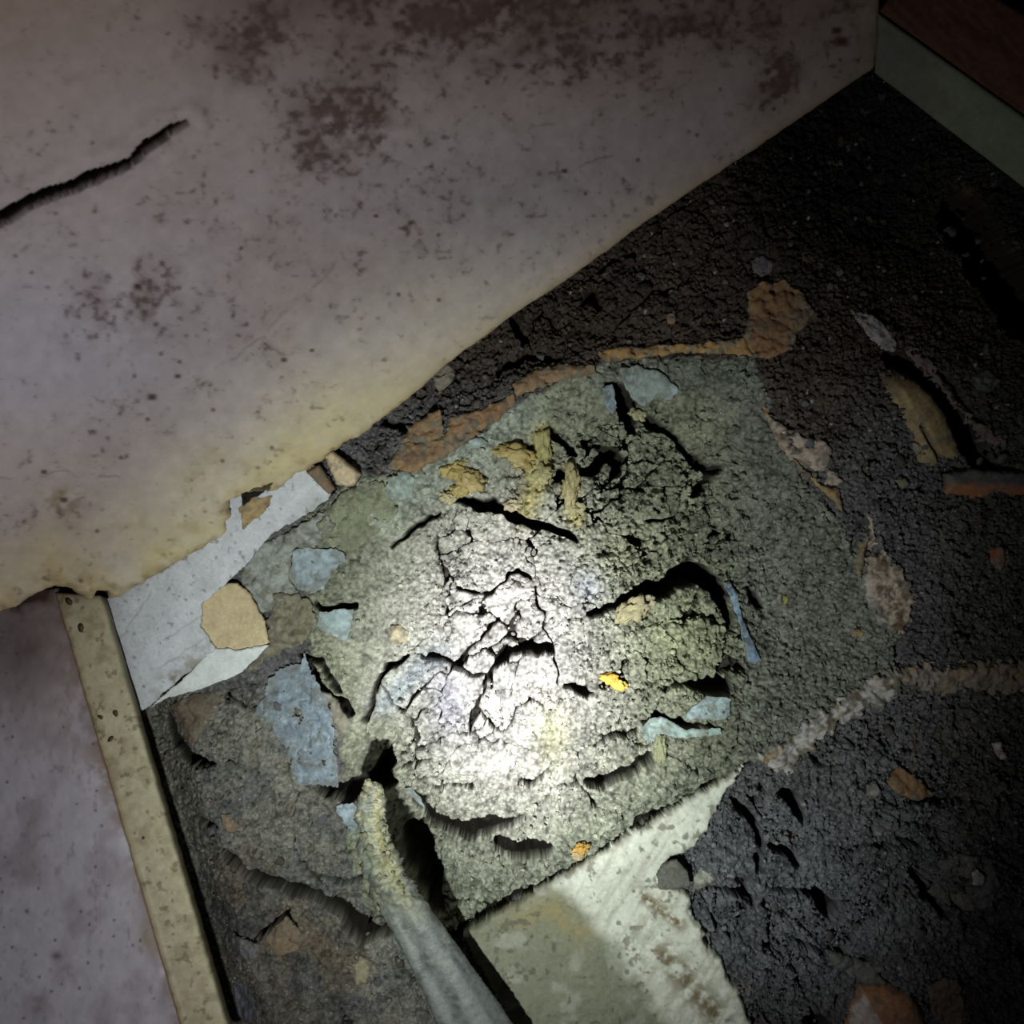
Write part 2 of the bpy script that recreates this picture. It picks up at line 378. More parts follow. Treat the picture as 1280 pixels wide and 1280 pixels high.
# ---- clods: cells of warped Voronoi nets, each one an object
def clod_cells(scale_u, scale_v, seed, rot, region, gap):
    c, s_ = math.cos(rot), math.sin(rot)
    A = (U + wx * 1.3) * c + (V + wy * 1.3) * s_; B = -(U + wx * 1.3) * s_ + (V + wy * 1.3) * c
    A = A + wx2; B = B + wy2
    f1, f2, lab = worley(A / scale_u, B / scale_v, seed, .95)
    g1, g2, labc = worley(A / (scale_u * 2.1) + .3, B / (scale_v * 2.1), seed + 5, .95)
    m_ = min(scale_u, scale_v)
    dc = (g2 - g1) * .5 * m_ * 2.1; df = (f2 - f1) * .5 * m_
    big = hsh(labc, labc * 0 + 7, seed) > .45
    d = np.where(big, dc, np.minimum(df, dc)); lab = np.where(big, labc * 31 + 1, labc * 31 + 7 * lab + 2)
    ok = region & (d > gap)
    return d, lab, ok
gapn = .3 + 2.6 * np.clip(fbm(U / 40, V / 40, 81, 2) + .1, 0, 1)
mound = empty('clay_mound', (0, (640 - 830) * S, -.03))
tag(mound, 'broken grey-green clay mass in the hollow, brightly lit at its middle', 'clay mound')
zero = np.zeros(3)

regM = (SDC > 2) & (CD > .5)
dM, lM, okM = clod_cells(58, 40, 12, -.45, regM, gapn)
fl = None
LR = [(905,985),(960,950),(1060,900),(1150,880),(1300,900),(1300,1300),(940,1300),(880,1180),(840,1095),(900,1040)]
LL = [(215,890),(320,850),(345,860),(425,990),(440,1080),(480,1150),(560,1180),(640,1300),(300,1300),(250,1120)]
TP = [(470,560),(500,520),(620,420),(720,350),(860,250),(900,290),(870,380),(760,430),(640,470),(560,520),(500,580)]
sdLR = polysd(Uw, Vw, LR); sdLL = polysd(Uw, Vw, LL); sdTP = polysd(Uw, Vw, TP)
dR, lR, okR = clod_cells(66, 44, 21, .5, (sdLR > 1) & (CD > .5), gapn * 1.0)
dL, lL, okL = clod_cells(120, 80, 33, .4, (sdLL > 1) & (CD > .5), gapn * .6)
dT, lT, okT = clod_cells(46, 34, 35, -.5, (sdTP > 1) & (CD > .5), gapn)

okall = okM | okR | okL | okT
# floor surface below the clods is sunk
okn = okM | okR | okL | okT
sink = (okn | (np.abs(SDC - 40) < 0)).astype(np.float32)
regAll = ((SDC > 2) | (sdLR > 1) | (sdLL > 1) | (sdTP > 1))
Hfloor = np.where(regAll, H - .024, H)
Pf = np.stack([X, Y, Hfloor], -1)
def cells(mask):      # cell kept when all four corners are in
    return mask[:-1, :-1] & mask[:-1, 1:] & mask[1:, :-1] & mask[1:, 1:]
anyc = okall.copy()
for k in range(3):    # erode so the floor continues a little way beneath each clod's rim
    a = anyc.copy(); a[1:] &= anyc[:-1]; a[:-1] &= anyc[1:]; a[:, 1:] &= anyc[:, :-1]; a[:, :-1] &= anyc[:, 1:]; anyc = a
keepc = cells(need) & ~cells(anyc)
pitcell = cells(SDP > 0)
CREVICE_SHADE = np.array((.05, .043, .036), np.float32)        # shade of cracks and gaps, painted as a near-black colour
shade_mask = sstep(.006, .012, CDEP * 2.2) * 1.0  # deeper crack parts get the painted shade
darkC = mix(C, CREVICE_SHADE, np.maximum(shade_mask, regAll * 1.0)) * np.clip(1 + .5 * fbm(U / 5, V / 5, 62, 3), .4, 1.6)[..., None] * .97  # crack walls and ground between clods painted dark as shade
darkC = np.where((np.maximum(shade_mask, regAll * 1.0) > .01)[..., None], darkC, C)
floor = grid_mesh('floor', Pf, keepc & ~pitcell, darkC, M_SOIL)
tag(floor, 'dark crumbly earth floor around the hollow', kind='structure')
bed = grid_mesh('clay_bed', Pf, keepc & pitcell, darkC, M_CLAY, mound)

pm = .12 + 1.3 * sstep(-.15, .5, fbm(U / 45, V / 45, 83, 3))
def cut_clods(name, d, lab, ok, parent, material, edge, lift, tilt, prof=.010, reg=None, gapf=0, minn=60, skirt=.034, limit=290):
    gf = np.minimum(np.minimum(d - gapf, CD - .5), reg - 1)      # pull the rim vertices onto the outline
    gy_, gx_ = np.gradient(gf); gn_ = np.hypot(gx_, gy_) + 1e-4; cpx = ST / S
    amt = np.where((gf > 0) & (gf < 1.8 * 1.25), np.clip(gf / (gn_ / cpx), 0, 1.3), 0) * S
    XS = X - gx_ / gn_ * amt; YS = Y - gy_ / gn_ * amt
    ii, jj = np.nonzero(ok); L = lab[ii, jj]; order = np.argsort(L, kind='stable'); ii = ii[order]; jj = jj[order]; L = L[order]
    st = np.flatnonzero(np.r_[True, L[1:] != L[:-1]]); en = np.r_[st[1:], len(L)]
    made = 0
    for a, b in sorted(zip(st, en), key=lambda t: t[0] - t[1]):
        if b - a < minn or made >= limit: continue
        i0, i1, j0, j1 = ii[a:b].min(), ii[a:b].max() + 1, jj[a:b].min(), jj[a:b].max() + 1
        if not need[(i0 + i1) // 2, (j0 + j1) // 2]: continue
        sl = (slice(i0, i1), slice(j0, j1)); k = cells(ok[sl] & (lab[sl] == L[a]))
        if k.sum() < 20: continue
        rs = random.Random(int(L[a]))
        xm, ym = X[sl].mean(), Y[sl].mean(); dd = np.minimum(d[sl], np.maximum(CD[sl], 0) * .8) * S
        z = HB[sl] + lift * rs.uniform(-1, 1) + (X[sl] - xm) * rs.uniform(-tilt, tilt) + (Y[sl] - ym) * rs.uniform(-tilt, tilt)
        wr = sstep(0, 26, reg[sl]); z = HB[sl] * (1 - wr) + z * wr
        z = z - prof * pm[sl] * np.exp(-dd / edge)
        cc = C[sl] * (1 + (rs.uniform(.86, 1.14) - 1) * wr[..., None])
        grid_mesh(name, np.stack([XS[sl], YS[sl], z], -1), k, cc, material, parent, thick=(0, 0, -skirt), bottom=False, side_col=cc[::2, ::2].reshape(-1, 3).mean(0) * .12 + CREVICE_SHADE * .75)  # clod sides carry the painted crevice shade
        made += 1
    return made
n1 = cut_clods('clay_clod', dM, lM, okM, mound, M_CLAY, .0022, .0045, .10, prof=.006, reg=SDC, gapf=gapn)
n2 = cut_clods('earth_clod', dR, lR, okR, floor, M_SOIL, .003, .004, .12, prof=.008, limit=150, reg=sdLR, gapf=gapn)
n3 = cut_clods('earth_clod', dL, lL, okL, floor, M_SOIL, .0022, .002, .05, prof=.006, limit=60, reg=sdLL, gapf=gapn * .6)
n4 = cut_clods('earth_clod', dT, lT, okT, floor, M_SOIL, .003, .003, .12, prof=.008, limit=60, reg=sdTP, gapf=gapn)
print('clods', n1, n2, n3, n4)

# coarse ground beyond the finely modelled part
cx = np.arange(-1.5, 1.5, .012); CX, CY = np.meshgrid(cx, cx)
cu = 640 + CX / S; cv = 640 - CY / S
cz = -.006 + .012 * fbm(CX * 9, CY * 9, 5, 4)
inner = (np.abs(CX) < R - .02) & (np.abs(CY) < R - .02) & ((((cu - base_a[0]) * nx + (cv - base_a[1]) * ny) / nl) < 75)
cz = cz - .05 * sstep(R, .3, np.maximum(np.abs(CX), np.abs(CY))) * 0 - .07 * sstep(1050, 1300, cu + .6 * (500 - cv)) * sstep(620, 250, cv)
o = grid_mesh('floor_beyond', np.stack([CX, CY, cz], -1), ~cells(inner), mix(np.zeros(CX.shape + (3,)), (.06, .052, .046), np.ones(CX.shape)), M_SOIL, floor)

# ------------------------------------------------------------------ patches: flat pieces with a traced outline, real thickness
def patch(name, poly, z, thick, col, material, label=None, cat=None, group=None, parent=None, step=1.5, edge=1.5, relief=.001,
          rs=30, tilt=(0, 0), colfn=None, hfn=None, rag=1.5, holes=(), curl=0, drape=False, side=None, seed=None, bottom=True, dirt=.5, dirtc=(.16, .15, .12)):
    """outline in survey px; z = height of the top (None: lies on the ground); curl lifts the rim"""
    us = [p[0] for p in poly]; vs = [p[1] for p in poly]; cu, cv = sum(us) / len(us), sum(vs) / len(vs)
    if z is None: z = hzmax(cu, cv) + thick * .8
    if seed is None: seed = int(cu * 7 + cv * 3) % 997
    pad = 3 * step + rag
    gu = np.arange(min(us) - pad, max(us) + pad, step); gv = np.arange(min(vs) - pad, max(vs) + pad, step)
    u, v = np.meshgrid(gu, gv)
    ru = fbm(u / 7, v / 7, seed, 3) * rag; rv = fbm(u / 7, v / 7, seed + 50, 3) * rag
    sd = polysd(u + ru, v + rv, poly)
    for h in holes: sd = np.minimum(sd, -polysd(u + ru * 1.5, v + rv * 1.5, h))
    gy, gx = np.gradient(sd, step); gn = gx * gx + gy * gy + 1e-6
    near = np.abs(sd) < step * .75
    uu = np.where(near, u - np.clip(sd * gx / gn, -step, step), u); vv = np.where(near, v - np.clip(sd * gy / gn, -step, step), v)
    keep = cells(sd > -step * .75)
    k = S * (D - z) / D
    x = (uu - 640) * k; y = (640 - vv) * k
    zz = z + relief * fbm(u / rs, v / rs, seed + 3, 4) - thick * .35 * np.exp(-np.maximum(sd, 0) / edge)
    zz = zz + tilt[0] * (x - (cu - 640) * k) + tilt[1] * (y - (640 - cv) * k)
    if curl: zz = zz + curl * np.exp(-np.maximum(sd, 0) / 9) * (fbm(u / 25, v / 25, seed + 9, 2) + .4)
    if drape:
        j = np.clip(((x + R) / ST).astype(int), 0, len(ax) - 1); i = np.clip(((y + R) / ST).astype(int), 0, len(ax) - 1)
        hs = HBS[i, j] * .7 + HB[i, j] * .3; zz = zz - z + hs + drape_off + (thick * .3 if drape is True else drape)
    if hfn is not None: zz = zz + hfn(u, v, sd)
    c = np.zeros(u.shape + (3,), np.float32) + np.asarray(col, np.float32)
    c = c * (1 + .14 * fbm(u / 14, v / 14, seed + 5, 4))[..., None]
    if colfn is not None: c = colfn(u, v, sd, c)
    if dirt:
        q = fbm(u / 11, v / 11, seed + 71, 4) + .8 * fbm(u / 3.5, v / 3.5, seed + 72, 2) * .6 + .55 * np.exp(-np.maximum(sd, 0) / 6)
        c = mix(c, np.asarray(dirtc), sstep(.15, .55, q) * dirt)
        c = c * np.clip(1 + .3 * dirt * fbm(u / 4, v / 4, seed + 73, 3), .3, 1.5)[..., None]
    o = grid_mesh(name, np.stack([x, y, zz], -1), keep, np.clip(c, 0, 1), material, parent, thick=(0, 0, -thick), bottom=bottom, side_col=side)
    if o and label: tag(o, label, cat, group)
    return o
_patch = patch
def patch(name, *a, **k):
    if name in ('paper_scrap', 'peeling_coat', 'tile_fragment', 'mortar_crust', 'mortar_ridge') and 'drape' not in k: k['drape'] = True
    if name == 'stone_flake':
        k.setdefault('dirt', .7)
        if a[1] is None: k['drape'] = .0015
    if name in ('tile_fragment', 'mortar_crust', 'mortar_ridge'): k.setdefault('dirt', .8)
    return _patch(name, *a, **k)
# smoothed ground for things that drape on it
HBS = HB.copy()
for _ in range(14):
    HBS[1:-1, 1:-1] = (HBS[:-2, 1:-1] + HBS[2:, 1:-1] + HBS[1:-1, :-2] + HBS[1:-1, 2:] + HBS[1:-1, 1:-1] * 2) / 6
drape_off = .002

# ---- white painted floor sheet at left, with a hole that shows its tan core
def c_sheet(u, v, sd, c):
    c = mix(c, (.30, .27, .22), np.exp(-(segd(u, v, [(200,865),(245,830),(270,812)]) / 16) ** 2) * sstep(-.5, .5, fbm(u / 9, v / 9, 4, 4)) * .8)
    c = mix(c, (.33, .34, .33), np.exp(-(segd(u, v, [(330,700),(370,665),(400,630)]) / 16) ** 2) * .5)
    c = mix(c, (.18, .15, .12), sstep(.45, .62, fbm(u / 6, v / 6, 41, 3)) * .6)
    for pts in ([(205,800),(290,745)], [(200,835),(262,795)], [(150,800),(190,740)]):
        c = mix(c, (.25, .22, .2), np.exp(-(segd(u + 3 * fbm(u / 9, v / 9, 2), v + 3 * fbm(u / 9, v / 9, 22), pts) / .9) ** 2) * .5)
    c = mix(c, (.10, .09, .06), np.exp(-np.maximum(u - 128 - (v - 750) * .28, 0) / 9) * .5)
    return c
patch('floor_sheet', [(110,765),(135,748),(215,705),(262,645),(318,590),(398,582),(414,600),(410,625),(370,650),(338,668),(302,712),(275,735),(252,755),(250,782),(262,800),(270,812),(232,842),(186,884),(168,892),(150,830)],
      .0105, .004, (.66, .70, .76), M_PLAST, 'white painted sheet left on the floor below the big board\'s lower edge', 'floor sheet', dirt=.15, relief=.001, rs=60, colfn=c_sheet, rag=2.5)
patch('floor_sheet', [(186,885),(232,846),(262,812),(300,812),(336,806),(318,826),(300,842),(250,862),(215,870)], .008, .003, (.74, .79, .80), M_PLAST,
      'narrow white sheet sliver pointing left, below the tan patch', 'floor sheet', rag=2, curl=.001, dirt=.12)
patch('backing_sheet', [(238,760),(258,736),(296,728),(312,742),(330,778),(336,803),(322,812),(300,820),(262,822),(240,795)], .0052, .004, (.62, .51, .32), M_PAPER,
      'bare tan patch exposed where the white sheet has broken away', 'backing sheet', rag=2, relief=.0003, dirt=.12)
patch('wood_block', [(404,570),(414,562),(450,592),(440,608),(420,606)], .022, .018, (.62, .50, .34), M_WOOD,
      'small pale cream block tucked under the middle of the big board\'s edge', 'wood block', rag=.6, relief=.0003)
patch('wood_block', [(382,590),(398,580),(418,610),(410,618)], .016, .012, (.22, .15, .10), M_WOOD,
      'small dark brown block left of the pale cream block', 'wood block', rag=.6, relief=.0003)

# ---- white plaster slab at the bottom
def c_slab(u, v, sd, c):
    g = fbm(u / 20, v / 20, 7, 5); gs = fbm(u / 5, v / 5, 8, 3)
    # olive dirt over the left half, white scraped band to its right
    left = sstep(14, -22, (u - 712) * .80 - (v - 1105) * .60 + 14 * g)
    c = mix(c, (.26, .27, .20), left * sstep(1085, 1125, v + 10 * g))
    c = mix(c, (.36, .30, .15), np.exp(-(segd(u, v, [(640,1150),(690,1135),(730,1170)]) / 16) ** 2) * (.5 + .4 * g) * 1.2)
    c = mix(c, (.40, .40, .34), left * sstep(.12, .5, fbm(u / 24, v / 24, 77, 4)) * .8)
    c = mix(c, (.24, .17, .08), np.exp(-(segd(u, v, [(800,1118),(822,1135),(850,1155)]) / 9) ** 2) * sstep(-.5, .2, gs))
    c = mix(c, (.22, .17, .09), np.exp(-(segd(u, v, [(830,1195),(870,1240),(900,1275)]) / 20) ** 2) * sstep(-.35, .3, fbm(u / 11, v / 11, 5, 4)))
    c = mix(c, (.13, .115, .09), sstep(.42, .6, fbm(u / 9, v / 9, 14, 5) * 1.2 + .45 * fbm(u / 60, v / 60, 99, 2)) * .7)
    st_ = fbm((u * .86 + v * .5) / 4, (v * .86 - u * .5) / 50, 23, 3); c = mix(c, (.45, .42, .33), sstep(.1, .5, st_) * .45 * (1 - left))
    c = mix(c, (.34, .31, .22), np.exp(-sd / 5) * sstep(-.2, .4, g) * .7)
    return c
patch('plaster_slab', [(577,1170),(640,1132),(720,1088),(780,1050),(850,1008),(935,958),(905,995),(896,1018),(882,1042),(862,1066),(838,1072),(826,1090),(828,1104),(850,1112),(866,1122),(862,1140),(878,1160),(884,1185),(905,1198),(908,1222),(926,1240),(934,1265),(948,1310),(655,1310)],
      .016, .024, (.84, .86, .76), M_PLAST, 'wide white plaster slab with olive dirt, beside the stick at the bottom', 'plaster slab', rag=4, dirt=.22, relief=.0022, rs=45, colfn=c_slab,
      hfn=lambda u, v, sd: .0007 * fbm(u / 6, v / 6, 3, 3) + .0012 * sstep(.1, .5, fbm(u / 26, v / 14, 12, 3)))

# ---- pale mortar ridges on the right
def c_ridge(u, v, sd, c):
    st = fbm((u * .8 - v * .55) / 60, (u * .55 + v * .8) / 5, 3, 3)
    c = mix(c, (.32, .20, .09), sstep(.0, .45, st) * .75)
    c = mix(c, (.10, .07, .05), sstep(.1, .4, fbm(u / 10, v / 10, 19, 4)) * .85)
    c = mix(c, (.12, .09, .06), sstep(1120, 1260, u) * .5)
    return c
patch('mortar_ridge', [(948,945),(975,930),(1010,908),(1060,875),(1090,852),(1120,838),(1138,842),(1128,862),(1140,872),(1120,880),(1090,890),(1060,905),(1030,925),(1005,945),(1000,960),(985,972),(970,965)],
      .013, .012, (.42, .40, .40), M_PLAST, 'pale scraped mortar ridge running up and right from the slab\'s tip', 'mortar ridge', colfn=c_ridge, rag=11, relief=.003, rs=14,
      hfn=lambda u, v, sd: .002 * fbm((u * .8 - v * .55) / 60, (u * .55 + v * .8) / 5, 3, 3))
patch('mortar_ridge', [(1118,842),(1150,828),(1165,826),(1180,838),(1205,832),(1235,826),(1300,828),(1310,872),(1270,868),(1235,868),(1210,862),(1195,872),(1180,876),(1165,862),(1140,858)],
      .010, .010, (.30, .25, .22), M_PLAST, 'mottled brown and pale mortar ridge reaching the right edge', 'mortar ridge', colfn=c_ridge, rag=15, relief=.003, rs=12)
patch('mortar_crust', [(1086,640),(1094,650),(1096,690),(1118,692),(1112,706),(1130,708),(1138,735),(1148,745),(1140,770),(1128,796),(1110,784),(1092,762),(1082,742),(1086,715),(1088,690)],
      None, .007, (.44, .36, .30), M_PLAST, 'mould-spotted pale crust with a thin spike, on the hollow\'s right rim', 'mortar crust', rag=9, relief=.0015, rs=14,
      colfn=lambda u, v, sd, c: mix(mix(c, (.11, .065, .035), sstep(-.02, .25, fbm(u / 9, v / 9, 6, 4)) * sstep(1090, 1104, u) * .9), (.42, .40, .45), np.exp(-np.maximum(sd, 0) / 5) * sstep(1100, 1085, u - (v - 740) * .45)))
patch('mortar_crust', [(958,512),(968,520),(985,532),(1010,548),(1028,548),(1042,562),(1035,585),(1048,590),(1058,600),(1050,608),(1036,604),(1038,588),(1010,586),(990,572),(972,548)],
      None, .006, (.40, .33, .28), M_PLAST, 'cream crust patch on the hollow\'s upper right rim', 'mortar crust', rag=4, relief=.001,
      colfn=lambda u, v, sd, c: mix(c, (.12, .08, .05), sstep(.05, .3, fbm(u / 9, v / 9, 2, 4)) * sstep(560, 530, v) * .8))
patch('mortar_crust', [(1066,384),(1080,388),(1100,395),(1116,412),(1124,428),(1120,440),(1104,436),(1088,420),(1074,402)], None, .006, (.36, .34, .36), M_PLAST,
      'pale grey lens-shaped crust above the dark void at right', 'mortar crust', rag=3)
patch('mortar_crust', [(1126,430),(1150,440),(1172,458),(1176,470),(1200,505),(1230,530),(1260,548),(1255,560),(1232,550),(1214,528),(1190,500),(1165,470),(1140,452)], None, .005, (.17, .13, .12), M_PLAST,
      'thin broken crust edging the upper side of the dark void at right', 'mortar crust', rag=9, relief=.002, rs=10)

# ---- orange fired-clay edge pieces round the hollow's rim
def tilec(u, v, sd, c):
    c = mix(c, (.42, .27, .10), np.exp(-np.maximum(sd, 0) / 3) * .6)
    c = mix(c, (.15, .10, .07), sstep(.1, .5, fbm(u / 15, v / 15, 31, 4)) * .7)
    return c
TG = 'orange tile pieces round the rim'
for poly, lab_, zz, col in (
    ([(483,585),(500,553),(545,550),(575,520),(600,540),(555,572),(515,590)], 'orange-brown tile piece at the rim\'s left end, nearest the cream block', .012, (.27, .17, .10)),
    ([(500,550),(512,530),(548,508),(556,545),(530,553)], 'dull brown tile piece behind the rim\'s left end', .015, (.26, .17, .10)),
    ([(556,546),(560,520),(600,512),(642,490),(646,502),(625,522),(600,538)], 'orange tile piece second from the rim\'s left end', .013, (.28, .165, .095)),
    ([(640,480),(665,462),(700,452),(745,455),(748,464),(700,476),(645,494)], 'pinkish-orange tile piece under the black arc-shaped gap', .012, (.28, .18, .11)),
    ([(748,436),(790,430),(845,428),(905,424),(932,420),(946,444),(900,440),(850,438),(800,446),(755,450)], 'long thin orange tile edge along the top of the hollow', .012, (.34, .21, .09)),
    ([(932,420),(940,392),(938,362),(955,350),(985,348),(1008,362),(1022,386),(1012,405),(1000,412),(992,436),(965,446),(944,446)], 'rounded orange-brown tile piece at the top right of the rim', .012, (.22, .125, .065)),
    ([(954,484),(962,520),(975,548),(998,575),(1020,602),(1040,622),(1056,640),(1052,612),(1030,604),(1004,588),(978,556),(966,522)], 'narrow ochre tile edge along the hollow\'s right rim', .010, (.34, .22, .10)),
    ([(1072,706),(1078,680),(1088,672),(1088,690),(1082,716),(1075,720)], 'small tan tile chip left of the mould-spotted crust', .006, (.26, .19, .10)),
    ([(745,1262),(760,1248),(742,1245),(722,1255),(715,1290),(758,1290)], 'tan tile chip on the plaster slab at the bottom', .022, (.42, .30, .19)),
):
    patch('tile_fragment', poly, zz, .010, col, M_TILE, lab_, 'tile fragment', TG, rag=3, relief=.0018, rs=16, colfn=tilec, edge=2)

# ---- blue-grey paper scraps
def bluec(u, v, sd, c):
    c = c * (1 + .35 * fbm(u / 9, v / 9, 21, 4))[..., None]
    c = mix(c, (.42, .50, .58), np.exp(-(np.abs(fbm(u / 20, v / 20, 33, 3)) / .035) ** 2) * .6)
    return mix(c, (.45, .52, .55), np.exp(-np.maximum(sd, 0) / 1.5) * .5)
patch('paper_scrap', [(332,852),(345,838),(372,832),(380,818),(385,838),(398,850),(405,868),(418,890),(420,915),(420,940),(423,985),(405,982),(372,982),(362,960),(362,935),(345,920),(328,892)],
      None, .0022, (.235, .29, .35), M_PAPER, 'largest blue-grey paper scrap, torn and holed, left of the stick tip', 'paper scrap', rag=5, relief=.003, rs=22, colfn=bluec, curl=.003, side=(.3, .33, .36),
      holes=[[(366,885),(376,888),(379,902),(374,905),(368,895)], [(404,948),(412,950),(410,956),(404,954)]], step=1.2)
patch('paper_scrap', [(318,885),(335,868),(352,895),(368,930),(362,955),(345,925),(332,915)], None, .0015, (.15, .17, .19), M_PAPER, 'dull grey scrap edge showing beneath the largest blue-grey scrap', 'paper scrap', rag=5, relief=.002, colfn=bluec)
patch('paper_scrap', [(365,690),(390,684),(425,688),(434,700),(418,712),(408,730),(395,740),(372,738),(362,715)], None, .0018, (.32, .39, .44), M_PAPER,
      'pale blue paper scrap beside the white sheet, above the black slot', 'paper scrap', rag=5, relief=.002, colfn=bluec, curl=.002)
patch('paper_scrap', [(398,766),(418,762),(440,762),(438,786),(434,802),(415,794),(396,784)], None, .0018, (.30, .39, .40), M_PAPER,
      'small square teal-grey paper scrap just below the black slot', 'paper scrap', rag=2.5, relief=.001, colfn=bluec, curl=.003)
patch('paper_scrap', [(420,1008),(440,1003),(456,1012),(448,1028),(440,1046),(430,1030)], None, .0018, (.30, .38, .44), M_PAPER,
      'small curled blue scrap touching the stick\'s left side', 'paper scrap', rag=3, relief=.002, colfn=bluec, curl=.004)
patch('paper_scrap', [(772,462),(800,458),(830,468),(848,486),(842,500),(820,496),(805,508),(790,498),(778,478)], None, .003, (.27, .32, .31), M_PAPER,
      'grey-green paper flap beside the black cleft at the top of the hollow', 'paper scrap', rag=3, relief=.0015, colfn=bluec, curl=.002, hfn=lambda u, v, sd: .008 * np.exp(-np.maximum(u - 775, 0) / 20))
patch('paper_scrap', [(752,486),(765,480),(772,505),(768,518),(758,510)], None, .002, (.16, .20, .24), M_PAPER, 'narrow dark blue scrap left of the grey-green flap', 'paper scrap', rag=2.5, relief=.001, colfn=bluec)
patch('paper_scrap', [(906,728),(916,726),(924,745),(930,775),(940,800),(950,822),(944,830),(932,826),(928,800),(922,770),(914,748)], None, .0018, (.22, .32, .46), M_PAPER,
      'long narrow blue strip standing right of the big dark void', 'paper scrap', rag=2, relief=.001, colfn=bluec, curl=.002)
patch('paper_scrap', [(874,878),(884,870),(913,872),(912,896),(890,900),(870,898),(856,902),(858,894)], None, .002, (.34, .44, .45), M_PAPER,
      'squarish pale blue scrap under the right-hand black cavity', 'paper scrap', rag=2, relief=.001, colfn=bluec, curl=.003)
patch('paper_scrap', [(802,910),(812,900),(828,896),(842,903),(856,912),(898,908),(900,916),(870,920),(845,922),(828,916),(822,926),(816,930),(804,926)], None, .002, (.38, .50, .47), M_PAPER,
      'hooked pale teal scrap curling over the lit clay edge', 'paper scrap', rag=2, relief=.0015, colfn=bluec, curl=.004)
patch('paper_scrap', [(502,990),(512,988),(524,1002),(530,1016),(518,1010)], None, .002, (.3, .36, .36), M_PAPER, 'tiny grey scrap in the shadow right of the stick tip', 'paper scrap', rag=1.5)
patch('paper_scrap', [(485,600),(505,588),(520,600),(515,622),(495,628),(482,618)], None, .002, (.34, .42, .38), M_PAPER, 'pale green crumpled scrap on the upper left rim of the hollow', 'paper scrap', rag=5, relief=.003, rs=9, colfn=bluec, curl=.003)
patch('paper_scrap', [(586,552),(600,546),(610,552),(600,560),(588,560)], None, .002, (.42, .52, .52), M_PAPER, 'tiny bright blue-white scrap above the yellow lumps', 'paper scrap', rag=2)
# grey peeling coat on the left lip
patch('peeling_coat', [(302,712),(325,680),(360,664),(405,640),(420,655),(400,680),(368,688),(362,720),(372,742),(350,752),(325,770),(312,745),(300,735)], None, .003, (.33, .35, .33), M_PAPER,
      'wrinkled grey peeling coat between the white sheet and the pale blue scrap', 'peeling coat', rag=4, relief=.005, rs=12, dirt=.7,
      colfn=lambda u, v, sd, c: mix(c, (.20, .20, .17), sstep(0, .4, fbm((u - v) / 9, (u + v) / 40, 5, 4)) * .7), curl=.002)
patch('peeling_coat', [(334,775),(345,742),(375,745),(392,752),(398,775),(384,800),(360,812),(330,825),(322,838),(300,842),(318,822),(336,803)], None, .003, (.24, .22, .16), M_PAPER,
      'dirty brown-grey peeling coat right of the bare tan patch', 'peeling coat', rag=4, relief=.006, rs=12, curl=.003, dirt=.9)
patch('peeling_coat', [(395,655),(430,612),(480,600),(500,640),(470,665),(440,690),(415,688)], None, .003, (.28, .30, .21), M_CLAY,
      'lumpy olive crust at the hollow\'s upper left lip', 'peeling coat', rag=5, relief=.006, rs=20)

